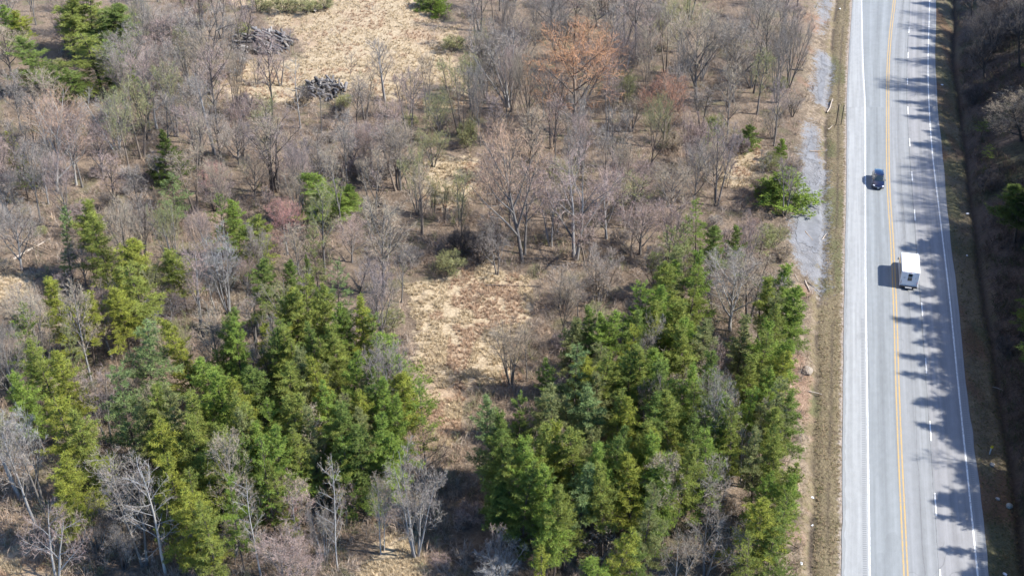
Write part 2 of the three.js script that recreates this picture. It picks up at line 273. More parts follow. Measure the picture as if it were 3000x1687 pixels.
{ // rumble strips cut in both shoulders
  const boxes = [], add = (f, o, r0, r1) => { let z = at(f(r1), r1).z; const zEnd = at(f(r0), r0).z; for (; z > zEnd; z -= 0.31) { const r = rowOf(at(f(900), 900).x, z), c = roadAt(f, clamp(r, r0, r1), o, 0.004), g = new THREE.PlaneGeometry(0.42, 0.13); g.rotateX(-Math.PI / 2); g.translate(c.x, 0.005, z); boxes.push(g); } };
  add(WL, -0.5, 800, 1500); add(WR, 0.55, 900, 1500);
  tag(mesh('rumble_strip', mergeGeometries(boxes), std([0.2, 0.205, 0.21], 0.9)), null, null, null, 'structure');
}
// ---------------------------------------------------------------- tree builders (each returns a prototype Group, scaled and copied later)
const BARK = { grey: std([0.16, 0.145, 0.13]), pale: std([0.36, 0.34, 0.31]), dark: std([0.07, 0.06, 0.055]), tan: std([0.2, 0.16, 0.125]), silver: std([0.27, 0.26, 0.25]), pine: std([0.1, 0.075, 0.06]) };
for (const m of Object.values(BARK)) m.vertexColors = false;
const twig = (c) => new THREE.MeshStandardMaterial({ color: new THREE.Color().setRGB(...c), roughness: 0.9, side: THREE.DoubleSide, vertexColors: true });
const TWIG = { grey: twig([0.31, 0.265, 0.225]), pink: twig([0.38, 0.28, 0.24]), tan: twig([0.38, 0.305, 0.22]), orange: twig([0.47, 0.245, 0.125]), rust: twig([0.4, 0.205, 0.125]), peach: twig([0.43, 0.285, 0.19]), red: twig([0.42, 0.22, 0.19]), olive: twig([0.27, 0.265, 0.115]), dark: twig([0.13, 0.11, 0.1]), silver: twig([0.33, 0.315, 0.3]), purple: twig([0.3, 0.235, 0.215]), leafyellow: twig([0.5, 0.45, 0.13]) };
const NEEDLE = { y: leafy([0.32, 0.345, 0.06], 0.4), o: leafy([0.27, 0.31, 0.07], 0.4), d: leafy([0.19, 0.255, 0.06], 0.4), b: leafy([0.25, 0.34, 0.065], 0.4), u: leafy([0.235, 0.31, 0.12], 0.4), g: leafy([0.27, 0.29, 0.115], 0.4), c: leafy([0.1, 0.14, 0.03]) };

function bend(rng, p, d, len, segs, wob, trop, out) {   // a wandering path; trop pulls upward
  const pts = [p.clone()]; let q = p.clone(), e = d.clone();
  for (let k = 0; k < segs; k++) { e.x += (rng() - 0.5) * wob; e.z += (rng() - 0.5) * wob; e.y += (rng() - 0.5) * wob * 0.7 + trop; e.normalize(); q = q.clone().addScaledVector(e, len / segs); pts.push(q); }
  return [pts, e];
}
const taper = (r0, r1, n) => Array.from({ length: n }, (_, k) => lerp(r0, r1, k / (n - 1)));
function along(pts, t) { const f = clamp(t, 0, 0.999) * (pts.length - 1), i = Math.floor(f); return [pts[i].clone().lerp(pts[i + 1], f - i), pts[i + 1].clone().sub(pts[i]).normalize()]; }
function sideways(d, ang, az) { const u = Math.abs(d.y) < 0.9 ? V3(0, 1, 0).cross(d).normalize() : V3(1, 0, 0).cross(d).normalize(), w = d.clone().cross(u); return d.clone().multiplyScalar(Math.cos(ang)).addScaledVector(u, Math.sin(ang) * Math.cos(az)).addScaledVector(w, Math.sin(ang) * Math.sin(az)).normalize(); }
const rnd3 = (r) => V3(r() - 0.5, r() - 0.5, r() - 0.5).normalize();

// bare tree. o: H, W, trunkR, stems, fork (share of the height), limbs, ang (degrees), trop, subs, twigs, fine, wob, lean
function bareTree(seed, o) {
  const r = RNG(seed), g = new THREE.Group(), crown = new MB(); g.userData.size = [o.H, o.W];
  const cy = o.H * (o.cb ?? 0.62), ry = o.H - cy, rx = o.W / 2, ryDown = cy - o.H * (o.low ?? 0.22);
  const room = (p, d, len) => { for (let k = 0; k < 6; k++) { const e = p.clone().addScaledVector(d, len), yy = e.y - cy, q = (e.x * e.x + e.z * e.z) / (rx * rx) + (yy > 0 ? (yy / ry) ** 2 : (yy / ryDown) ** 2); if (q < 1.02) break; len *= 0.8; } return len; };
  const tw = (p, d, len, wid, col) => { const s = rnd3(r).cross(d).normalize(); crown.blade(p, d, len, wid, s, col); };
  const fineTwigs = (pts, len, n) => {
    for (let k = 0; k < n; k++) {
      const [p, d] = along(pts, 0.15 + 0.85 * (k + r()) / n), e = sideways(d, (25 + 35 * r()) * Math.PI / 180, r() * 6.283); e.y += 0.25; e.normalize();
      const L = room(p, e, len * (0.6 + 0.7 * r())), s = 0.75 + 0.5 * r(), col = [s, s * (0.95 + 0.1 * r()), s * (0.92 + 0.12 * r())];
      tw(p, e, L, o.tw ?? 0.034, col);
      for (let q = 0; q < o.fine; q++) { const pp = p.clone().addScaledVector(e, L * (0.25 + 0.7 * r())), f = sideways(e, (25 + 40 * r()) * Math.PI / 180, r() * 6.283); f.y += 0.15; f.normalize(); tw(pp, f, room(pp, f, L * (0.35 + 0.45 * r())), (o.tw ?? 0.034) * 0.72, col); }
    }
  };
  for (let st = 0; st < o.stems; st++) {
    const trunk = new MB(), a0 = st / o.stems * 6.283 + r(), tilt = o.stems > 1 ? (o.stemAng ?? 14) * Math.PI / 180 * (0.5 + 0.7 * r()) : (o.lean ?? 0.03);
    const d0 = V3(Math.sin(tilt) * Math.cos(a0), Math.cos(tilt), Math.sin(tilt) * Math.sin(a0)), start = V3(Math.cos(a0) * (o.stems > 1 ? o.trunkR * 1.2 : 0), -0.3, Math.sin(a0) * (o.stems > 1 ? o.trunkR * 1.2 : 0));
    const tl = (o.stems > 1 ? 0.78 + 0.2 * r() : 1) * o.H * (o.leader ?? 0.9), [tp] = bend(r, start, d0, tl, 9, o.wob * 0.4, 0.015, 0);
    trunk.tube(tp, tp.map((_, k) => Math.max(0.025, o.trunkR * Math.pow(1 - k / (tp.length - 0.4), 0.85) * (k ? 1 : 1.35))), 6);
    const tm = new THREE.Mesh(trunk.geo(), BARK.grey); tm.name = 'trunk'; g.add(tm);
    const nl = Math.max(2, Math.round(o.limbs / o.stems)); let az = r() * 6.283;
    for (let k = 0; k < nl; k++) {
      const t = lerp(o.fork, 0.93, Math.pow((k + 0.4 * r()) / nl, o.pow ?? 0.9)), [p, d] = along(tp, t); az += 2.4 + (r() - 0.5);
      const e = sideways(d, (o.ang * (0.75 + 0.5 * r())) * Math.PI / 180, az), L = room(p, e, o.H * lerp(o.l0 ?? 0.5, 0.16, (t - o.fork) / (1 - o.fork)) * (0.75 + 0.45 * r()));
      const rr = Math.max(0.03, o.trunkR * (1 - t * 0.8) * (o.limbR ?? 0.6)), [lp] = bend(r, p, e, L, 6, o.wob, o.trop, 0);
      const limb = new MB().tube(lp, taper(rr, 0.02, lp.length), 5);
      let bz = r() * 6.283;
      for (let s = 0; s < o.subs; s++) {
        const u = 0.22 + 0.76 * (s + r() * 0.8) / o.subs, [q, f] = along(lp, u); bz += 2.4 + (r() - 0.5) * 1.2;
        const h = sideways(f, (30 + 25 * r()) * Math.PI / 180, bz); h.y += o.trop * 1.5; h.normalize();
        const sl = room(q, h, L * lerp(0.55, 0.25, u) * (0.7 + 0.6 * r())), [sp] = bend(r, q, h, sl, 4, o.wob * 1.1, o.trop, 0);
        limb.tube(sp, taper(Math.max(0.02, rr * 0.4 * (1 - u * 0.4)), 0.012, sp.length), 3);
        fineTwigs(sp, Math.max(0.5, sl * 0.5), o.twigs);
      }
      fineTwigs(lp.slice(3), Math.max(0.5, L * 0.22), o.twigs);
      const lm = new THREE.Mesh(limb.geo(), BARK.grey); lm.name = 'limb'; g.add(lm);
    }
    fineTwigs(tp.slice(6), o.H * 0.1, o.twigs);
  }
  const cm = new THREE.Mesh(crown.geo(), TWIG.grey); cm.name = 'crown'; g.add(cm);
  return g;
}
// needle tree. o: H, W, cb (crown base share), n branches, prof(t) 0..1, up, tuft size
function needleTree(seed, o) {
  const r = RNG(seed), g = new THREE.Group(), crown = new MB(), limbs = new MB(); g.userData.size = [o.H, o.W];
  const [tp] = bend(r, V3(0, -0.3, 0), V3((r() - 0.5) * 0.08, 1, (r() - 0.5) * 0.08).normalize(), o.H * 0.97 + 0.3, 10, 0.12, 0.05, 0);
  const tm = new THREE.Mesh(new MB().tube(tp, tp.map((_, k) => Math.max(0.03, (o.tr ?? 0.16) * (1 - k / 10.5) * (k ? 1 : 1.3))), 6).geo(), BARK.pine); tm.name = 'trunk'; g.add(tm);
  const lz = o.clump ?? 1, up3 = V3(0, 1, 0);
  const tuft = (p, d, size, tone) => {
    for (let k = 0; k < o.blades; k++) {
      const e = d.clone().multiplyScalar(0.55).addScaledVector(rnd3(r), 1).addScaledVector(up3, 0.3).normalize(), s = rnd3(r).cross(e).normalize(), v = tone * (0.8 + 0.4 * r()), yl = 0.95 + 0.16 * r();
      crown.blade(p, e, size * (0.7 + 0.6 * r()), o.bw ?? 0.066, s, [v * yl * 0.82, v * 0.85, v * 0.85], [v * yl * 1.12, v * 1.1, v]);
    }
  };
  let az = r() * 6.283;
  for (let k = 0; k < o.n; k++) {
    const nw = o.whorl ? Math.ceil(o.n / o.whorl) : 0, t = nw ? clamp((Math.floor(k / o.whorl) + 0.5 + (r() - 0.5) * 0.85) / nw, 0, 0.99) : (k + r()) / o.n, y = lerp(o.cb, 0.985, Math.pow(t, o.even ?? 1)), [p] = along(tp, y); az += 2.4 + (r() - 0.5) * 1.3;
    let L = o.W / 2 * o.prof(t) * (0.62 + 0.55 * r()); if (r() < (o.gap ?? 0.1)) L *= 0.45;
    const el = lerp(o.e0 ?? -0.05, o.e1 ?? 0.9, t * t) + (r() - 0.5) * 0.35, d = V3(Math.cos(az) * Math.cos(el), Math.sin(el), Math.sin(az) * Math.cos(el));
    const [bp] = bend(r, p, d, L, 4, 0.22, o.trop ?? 0.06, 0);
    limbs.tube(bp, taper(0.05 * (1 - t * 0.5), 0.015, 5), 3);
    const tone = 0.78 + 0.44 * r(), ns = Math.max(2, Math.round(L * (o.subs ?? 5.2)));
    for (let s = 0; s < ns; s++) {
      const u = lerp(o.inner ?? 0.3, 1, (s + r()) / ns), [q, f] = along(bp, u), side = sideways(f, (s % 2 ? 1 : -1) * (35 + 30 * r()) * Math.PI / 180, (r() - 0.5) * 0.9 + 0); side.y += 0.12; side.normalize();
      const sl = Math.min(1.5, L * 0.42) * (0.45 + 0.7 * r()) * (1.15 - 0.5 * u) * lz, m = Math.max(2, Math.round(sl / 0.17));
      for (let v = 0; v < m; v++) { const w = (v + 0.5 * r()) / m; tuft(q.clone().addScaledVector(side, sl * w).add(V3((r() - 0.5) * 0.16, (r() - 0.3) * 0.12, (r() - 0.5) * 0.16)), side, o.size ?? 0.27, tone * (0.85 + 0.3 * r())); }
    }
    tuft(bp[4], d, (o.size ?? 0.27) * 1.2, tone * 1.05);
  }
  for (let k = 0; k < (o.dead ?? 6); k++) { const [p] = along(tp, o.cb * (0.35 + 0.65 * r())), a = r() * 6.283, [bp] = bend(r, p, V3(Math.cos(a), 0.1, Math.sin(a)).normalize(), 0.6 + 1.2 * r(), 3, 0.3, -0.03, 0); limbs.tube(bp, taper(0.025, 0.01, 4), 3); }
  const lm = new THREE.Mesh(limbs.geo(), BARK.pine); lm.name = 'branches'; lm.userData.kind = 'stuff'; g.add(lm);
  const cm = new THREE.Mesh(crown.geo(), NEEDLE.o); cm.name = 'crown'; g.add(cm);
  return g;
}
const spire = (t) => Math.pow(1.03 - t, 0.5) * (0.84 + 0.22 * Math.sin(t * 11 + 0.6)), tiers = (t) => Math.pow(1.04 - t, 0.55) * (0.78 + 0.3 * Math.sin(t * 13 + 2));
const round = (t) => Math.sqrt(Math.max(0, 1 - (t * 1.0 - 0.3) ** 2 / 0.55)) * 0.95 + 0.06, cone = (t) => 1.02 - 0.92 * t, dome = (t) => Math.pow(1 - t * 0.93, 0.6), irregular = (t) => (0.75 + 0.35 * Math.sin(t * 9 + 1)) * Math.pow(1.02 - t * 0.9, 0.55);
const PROTO = {
  pitch: [1, 2, 3, 4, 5, 6].map((k) => needleTree(100 + k, { H: 15, W: 5.4, cb: 0.14 + 0.05 * k, n: 84 + 5 * k, whorl: 5, prof: k % 3 ? spire : tiers, blades: 8, gap: 0.27, size: 0.33, bw: 0.055, e0: -0.08, e1: 0.95, trop: 0.07, inner: 0.2, clump: 0.85, even: 0.9 })),
  layer: [1, 2, 3].map((k) => needleTree(140 + k, { H: 14, W: 6.4, cb: 0.26, n: 64, whorl: 6, prof: tiers, blades: 8, gap: 0.2, e0: -0.12, e1: 0.7, trop: 0.04, subs: 5.6, size: 0.31, bw: 0.055, inner: 0.22, clump: 0.9 })),
  column: [1, 2].map((s) => needleTree(150 + s, { H: 12, W: 3.6, cb: 0.2, n: 66, prof: irregular, blades: 8, gap: 0.12, size: 0.27 })),
  cedar: [1, 2].map((s) => needleTree(160 + s, { H: 9, W: 5, cb: 0.06, n: 150, prof: cone, blades: 7, e0: 0.15, e1: 1.1, size: 0.2, bw: 0.06, gap: 0.05, inner: 0.45, dead: 0 })),
  sparse: [1, 2].map((s) => needleTree(170 + s, { H: 11, W: 6, cb: 0.3, n: 44, prof: dome, blades: 6, gap: 0.25, size: 0.3, bw: 0.055, subs: 3.4 })),
  young: [1, 2].map((s) => needleTree(180 + s, { H: 4, W: 4, cb: 0.05, n: 64, prof: dome, blades: 9, gap: 0.08, size: 0.24, tr: 0.08, dead: 0, subs: 5, inner: 0.25 })),
  vase: [1, 2, 3].map((s) => bareTree(200 + s, { H: 18, W: 11, trunkR: 0.26, stems: 1, fork: 0.16, limbs: 13, ang: 36, trop: 0.06, subs: 10, twigs: 8, fine: 5, wob: 0.2, leader: 0.78, l0: 0.9, cb: 0.66, low: 0.1, limbR: 0.75 })),
  clump: [1, 2].map((s) => bareTree(210 + s, { H: 14, W: 9, trunkR: 0.16, stems: 5, stemAng: 16, fork: 0.22, limbs: 25, ang: 34, trop: 0.05, subs: 7, twigs: 6, fine: 5, wob: 0.24, l0: 0.42, low: 0.05, cb: 0.6 })),
  tall: [1, 2, 3, 4].map((s) => bareTree(220 + s, { H: 16, W: 6, trunkR: 0.19, stems: s > 2 ? 2 : 1, stemAng: 6, fork: 0.32, limbs: 14, ang: 33, trop: 0.05, subs: 7, twigs: 6, fine: 5, wob: 0.2, l0: 0.36, low: 0.2, cb: 0.6 })),
  spread: [1, 2].map((s) => bareTree(230 + s, { H: 14, W: 12, trunkR: 0.24, stems: s > 1 ? 1 : 2, stemAng: 20, fork: 0.2, limbs: 12, ang: 42, trop: 0.03, subs: 8, twigs: 7, fine: 5, wob: 0.36, l0: 0.6, low: 0.1, cb: 0.58, limbR: 0.7 })),
  birch: [1, 2].map((s) => bareTree(240 + s, { H: 15, W: 6, trunkR: 0.17, stems: 1, fork: 0.25, limbs: 20, ang: 58, trop: 0.0, subs: 5, twigs: 4, fine: 3, wob: 0.3, leader: 0.98, l0: 0.26, limbR: 0.32, low: 0.08, cb: 0.5, pow: 1, tw: 0.03 })),
  dead: [1, 2].map((s) => bareTree(250 + s, { H: 9, W: 8, trunkR: 0.13, stems: 1, fork: 0.18, limbs: 15, ang: 58, trop: -0.01, subs: 7, twigs: 5, fine: 2, wob: 0.55, l0: 0.5, limbR: 0.5, low: 0.0, cb: 0.5, tw: 0.032 })),
  sapling: [1, 2, 3].map((s) => bareTree(260 + s, { H: 7, W: 2.6, trunkR: 0.06, stems: s > 1 ? 2 : 1, stemAng: 9, fork: 0.25, limbs: 9, ang: 30, trop: 0.04, subs: 4, twigs: 4, fine: 2, wob: 0.26, l0: 0.35, low: 0.05, cb: 0.55 })),
  bush: [1, 2, 3].map((s) => bareTree(270 + s, { H: 3, W: 3.6, trunkR: 0.04, stems: 7, stemAng: 32, fork: 0.15, limbs: 28, ang: 38, trop: 0.02, subs: 5, twigs: 5, fine: 4, wob: 0.36, l0: 0.5, low: -0.3, cb: 0.35, tw: 0.03 })),
};
const NAMES = { pitch: 'pine_tree', layer: 'pine_tree', column: 'pine_tree', sparse: 'pine_tree', cedar: 'cedar_tree', young: 'young_pine', vase: 'bare_tree', clump: 'bare_tree', tall: 'bare_tree', spread: 'bare_tree', birch: 'birch_tree', dead: 'dead_tree', sapling: 'sapling', bush: 'shrub' };
const CATS = { pine_tree: 'pine tree', cedar_tree: 'cedar tree', young_pine: 'young pine', bare_tree: 'bare tree', birch_tree: 'birch tree', dead_tree: 'dead tree', sapling: 'sapling', shrub: 'shrub' };
const NT = { y: 'yellow-green', o: 'olive green', d: 'deep green', b: 'bright green', u: 'blue-green', g: 'dull green', c: 'dark green' };
const SHAPE = { pitch: 'bushy pine', layer: 'layered pine', column: 'narrow columnar pine', sparse: 'thin airy pine', cedar: 'conical cedar', young: 'low young pine', vase: 'vase-shaped bare tree', clump: 'many-stemmed tree', tall: 'slender bare tree', spread: 'spreading bare tree', birch: 'straight-trunked birch', dead: 'crooked leafless tree', sapling: 'slim sapling', bush: 'twiggy shrub' };
const TT = { grey: 'grey', pink: 'pinkish', tan: 'tan', orange: 'orange-tipped', peach: 'peach-tinged', rust: 'rust-tipped', red: 'reddish', olive: 'olive-tinged', dark: 'dark', silver: 'silvery', purple: 'purplish', leafyellow: 'yellow-leaved' };
const ALL = [], pick = RNG(77);
function place(kind, tone, bark, x, z, h, w, tiltX, label, shot) {
  const list = PROTO[kind], g = list[Math.floor(pick() * list.length)].clone(), needle = tone in NEEDLE, y = height(x, z);
  g.name = numbered(NAMES[kind]); g.position.set(x, y, z);
  const [h0, w0] = g.userData.size; g.userData = {};
  g.scale.set(w / w0 * (0.94 + 0.12 * pick()), h / h0, w / w0 * (0.94 + 0.12 * pick()));
  g.rotation.order = 'ZXY'; g.rotation.set((pick() - 0.5) * 0.05, pick() * 6.283, -tiltX);
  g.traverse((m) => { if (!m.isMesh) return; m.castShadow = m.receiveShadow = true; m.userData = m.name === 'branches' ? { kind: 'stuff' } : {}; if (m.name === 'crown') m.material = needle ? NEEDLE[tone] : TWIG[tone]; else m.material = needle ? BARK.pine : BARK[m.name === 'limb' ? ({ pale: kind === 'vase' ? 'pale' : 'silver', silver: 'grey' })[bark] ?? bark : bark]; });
  scene.add(g);
  const [px, py] = project(x, y + h * 0.7, z); ALL.push({ g, kind, tone, px, py, label, off: shot });
  return g;
}
// by crown top (pixel), height in metres, crown width in pixels
function pine(kind, tone, px, py, h, w, label) { if (h >= 8 && py > 470 && px < 2300 && kind !== 'cedar') h *= 1.28; const p = at(px, py, h); let q = p; for (let k = 0; k < 2; k++) q = at(px, py, h + height(q.x, q.z)); const s = FOC / (HGT * sP - q.z * cP - q.y * sP); return place(kind, tone, 'pine', q.x, q.z, h, w / s * WIDER[kind], 0, label); }
const SPREAD = { vase: 1.3, bush: 1, sapling: 1, birch: 1, dead: 1 };
const WIDER = { pitch: 1.44, layer: 1.45, column: 1.25, sparse: 1.3, cedar: 1.05, young: 1.1 };
// by crown top and trunk base (pixels), crown width in pixels
function bare(kind, tone, bark, tx, ty, bx, by, w, label) {
  let b = at(bx, by, 0); b = at(bx, by, height(b.x, b.z)); const [dx, dy, dz] = ray(tx, ty), t = b.z / dz, h = HGT + t * dy - b.y, lean = Math.atan2(t * dx - b.x, h), s = FOC / (HGT * sP - b.z * cP);
  return place(kind, tone, bark, b.x, b.z, Math.max(1, h), w / s * (SPREAD[kind] ?? 1.15), clamp(lean, -0.4, 0.4), label);
}
const P = (s) => s.trim().split('\n').map((l) => l.trim()).filter(Boolean).forEach((l) => { const [a, label] = l.split('|'), [k, t, x, y, h, w] = a.trim().split(/\s+/); pine(k, t, +x, +y, +h, +w, label?.trim()); });
const B = (s) => s.trim().split('\n').map((l) => l.trim()).filter(Boolean).forEach((l) => { const [a, label] = l.split('|'), [k, t, b, x, y, u, v, w] = a.trim().split(/\s+/); bare(k, t, b, +x, +y, +u, +v, +w, label?.trim()); });
// ---- pines: far corner
P(`layer o 205 -20 12 140
pitch d 255 10 11 110
pitch o 150 -15 12 90
pitch b 8 0 11 75
pitch y 45 18 9 60
pitch d 82 97 11 112 | deep green pine standing apart in front of the far left pines
layer o 222 76 12 135 | broad flat-topped olive pine with layered boughs in the far left woods
pitch b 300 95 11 78
column d 333 86 9 50
pitch b 315 150 8 60
pitch d 175 150 9 75
pitch d 128 170 8 60
sparse y 22 330 9 55
sparse g 40 385 8 60
cedar c 412 328 9 112 | dark conical cedar with a bare grey tree right before it
sparse u 420 445 9 95
pitch b 832 430 9 125 | bright green lone pine among bare trees below the smaller log heap
sparse b 800 470 7 80
pitch b 868 460 7 70
young d 1085 -38 5 90 | round dark green bush at the far end of the straw clearing
young b 1100 -5 4 40
sparse o 610 55 4 40`);
// ---- pines: left stand
P(`column u 133 512 10 48 | narrow pale green pine at the back corner of the left stand
pitch o 190 508 10 78
pitch o 240 548 10 95
pitch y 290 605 10 115
layer o 325 655 10 150 | very wide low layered olive pine near the back of the left stand
pitch o 440 608 9 88
sparse d 555 487 9 90
pitch b 585 500 8 62
pitch o 628 525 9 98
pitch y 150 690 11 98
pitch y 190 735 9 75
pitch y 292 718 9 85
pitch b 22 772 11 85
pitch o 80 832 12 92
pitch y 146 872 12 92 | bright yellow-green pine on the left edge of the left stand
sparse g 150 812 10 70
layer u 340 800 12 130 | pale blue-green white pine with billowing crown in the left stand
pitch y 455 795 11 85
pitch d 545 768 12 85
pitch b 585 800 12 85
layer u 292 915 12 120
pitch b 520 860 12 100
pitch b 560 905 12 100
pitch y 620 930 12 80
pitch d 655 640 10 85
pitch d 715 645 10 55
cedar d 776 640 11 58 | slim conical dark green evergreen at the top of the left stand
sparse g 780 560 10 65
sparse u 838 645 10 75
pitch y 690 720 12 85
pitch o 745 712 12 110
pitch o 805 718 12 80
pitch b 840 740 12 70
pitch y 898 742 12 80 | sunlit yellow-green pine on the right edge of the left stand, bare trunk below
pitch d 870 775 11 60
pitch d 680 800 12 85
pitch o 735 815 12 90
pitch d 790 800 12 75
pitch o 850 825 12 85
pitch d 655 905 12 100
pitch o 715 900 12 100
pitch g 765 890 12 85
pitch y 820 880 12 85
pitch b 875 880 12 95
pitch d 930 905 11 70
pitch b 985 815 11 108
sparse b 1025 880 11 120
pitch b 965 935 12 80
sparse b 1060 950 11 95
pitch o 700 985 12 100
pitch o 760 975 12 95
pitch b 820 965 12 100
pitch d 870 985 12 95
pitch y 890 940 12 80
pitch b 955 1010 12 90
pitch b 1000 985 11 75
pitch d 905 1060 11 100
pitch b 965 1075 10 90
pitch o 860 1075 10 80
layer y 145 985 12 125
pitch o 185 1030 11 95
pitch y 150 1128 11 95
pitch y 160 1190 9 85
pitch o 228 1200 6 62
pitch b 55 925 11 80
pitch o 375 960 12 90
pitch y 388 1030 12 118
pitch g 440 975 12 85
pitch o 500 985 12 95
pitch o 560 985 12 90
pitch g 600 1030 12 85
pitch o 640 1010 12 95
pitch b 690 1050 12 90
pitch o 740 1050 11 85
pitch y 420 1115 12 95
pitch o 485 1065 12 90
pitch o 540 1080 12 100
pitch d 590 1110 11 80
sparse b 655 1100 12 85
pitch o 690 1150 10 60
pitch y 465 1180 12 105
pitch o 400 1190 10 70
pitch y 485 1265 8 92 | lowest yellow-green pine, at the pointed tip of the left stand`);
// ---- pines: right stand
P(`sparse b 1765 497 9 75
sparse g 1690 560 10 105
sparse g 1735 560 10 80
pitch d 1805 555 9 72
pitch d 1872 565 8 60
sparse g 1925 560 6 70
pitch b 1660 638 10 82
pitch g 1725 620 11 90
pitch b 1770 615 11 75
pitch b 1955 665 10 82 | tall bright green pine on the road side of the right stand
pitch b 1985 715 10 85
pitch d 1995 760 8 70
pitch g 1430 790 10 78
pitch d 1505 765 11 80
pitch b 1535 790 11 78
pitch o 1625 760 11 90
pitch d 1600 800 11 95
pitch o 1680 745 11 95
pitch b 1720 760 11 90
pitch g 1770 790 11 95
pitch o 1740 830 11 90
pitch d 1800 860 11 90
pitch g 1880 800 10 80
pitch b 1925 815 10 85
pitch y 1945 870 10 80
layer u 1455 875 12 105 | pale blue-green pine with whitish sunlit boughs in the right stand
pitch d 1385 905 10 80
pitch o 1520 870 12 90
pitch d 1575 880 12 95
pitch o 1640 870 12 95
pitch d 1690 895 12 95
pitch b 1740 915 12 85
pitch o 1895 900 10 85
pitch b 1960 945 10 85
pitch d 1985 985 9 80
pitch g 1345 965 12 90
pitch g 1405 975 12 90
pitch u 1475 970 12 100
pitch o 1540 970 12 95
pitch y 1590 985 12 90
pitch d 1645 985 12 90
pitch o 1700 990 12 90
pitch b 1790 985 11 105
pitch o 1830 1010 10 80
pitch d 1750 1050 11 90
pitch u 1240 1015 11 95 | blue-green pine reaching over the shaded path on the left of the right stand
pitch d 1280 1040 10 85
pitch o 1345 1050 12 90
pitch y 1395 1075 12 90
pitch o 1460 1060 12 95
pitch b 1500 1090 12 85
pitch d 1560 1080 12 95
pitch y 1620 1070 12 85
pitch b 1670 1080 12 95
pitch o 1720 1100 11 80
pitch b 1345 1105 12 95
pitch d 1320 1155 11 85
pitch b 1400 1160 11 95
pitch u 1460 1150 11 85
pitch o 1530 1155 11 85
pitch y 1600 1150 11 95
pitch d 1655 1160 10 90
pitch b 1690 1150 10 75
pitch d 1235 1172 9 85
pitch b 1375 1235 10 95
pitch o 1425 1230 9 80
pitch d 1640 1235 9 80
sparse d 1955 1060 9 65
pitch o 1985 1150 9 85
pitch b 1930 1165 9 70
pitch y 1925 1225 10 115
sparse o 1985 1225 9 95
pitch d 1960 1290 8 90
pitch y 1565 1320 10 105
pitch b 1530 1375 8 95
pitch d 1620 1345 9 70
column y 1362 1345 9 62
young d 1405 1300 4 62
sparse o 1900 1330 8 80
young b 1988 428 6 150 | bushy green pine leaning over the grey gravel bank by the road
young b 1952 445 4 70
young b 1967 350 4 42 | small bright green pine between brown scrub and the gravel bank
pitch o 1962 700 10 72
layer g 1958 735 10 80
pitch o 1955 775 10 75
layer o 1930 830 11 85
pitch b 1965 840 10 75
pitch o 1925 905 10 85
layer b 1890 955 10 85
pitch o 1955 1000 10 80
pitch g 1925 1075 10 75
pitch o 1960 1110 9 70
pitch b 1975 1190 9 70
pitch d 1265 1062 11 80
pitch d 1248 1108 10 75
pitch o 1278 1125 11 80
pitch d 1262 1215 8 70
layer d 1300 985 11 85
young d 1885 318 4 68
young b 1795 300 5 55
young b 1920 465 2 40`);
// ---- pines that close the two stands
{
  const r = RNG(314), tops = [];
  for (const [poly, n] of [[[[640, 640], [880, 720], [1000, 820], [1040, 900], [1020, 1000], [900, 1080], [700, 1120], [560, 1200], [480, 1280], [400, 1200], [330, 1000], [300, 850], [450, 790], [560, 770]], 26], [[[1640, 640], [1760, 620], [1770, 850], [1940, 880], [1960, 950], [1850, 1040], [1720, 1130], [1650, 1260], [1400, 1260], [1290, 1180], [1310, 1040], [1400, 900], [1480, 790]], 24]])
    for (let k = 0, t = 0; k < n && t < 900; t++) { const x = 280 + r() * 1750, y = 600 + r() * 690; if (!inPoly(x, y, poly) || tops.some(([a, b]) => Math.hypot(a - x, b - y) < 42)) continue; tops.push([x, y]); k++; pine(r() < 0.55 ? 'pitch' : 'layer', ['o', 'b', 'o', 'y', 'd', 'g'][Math.floor(r() * 6)], x, y, 10 + 2 * r(), 70 + 30 * r()); }
}
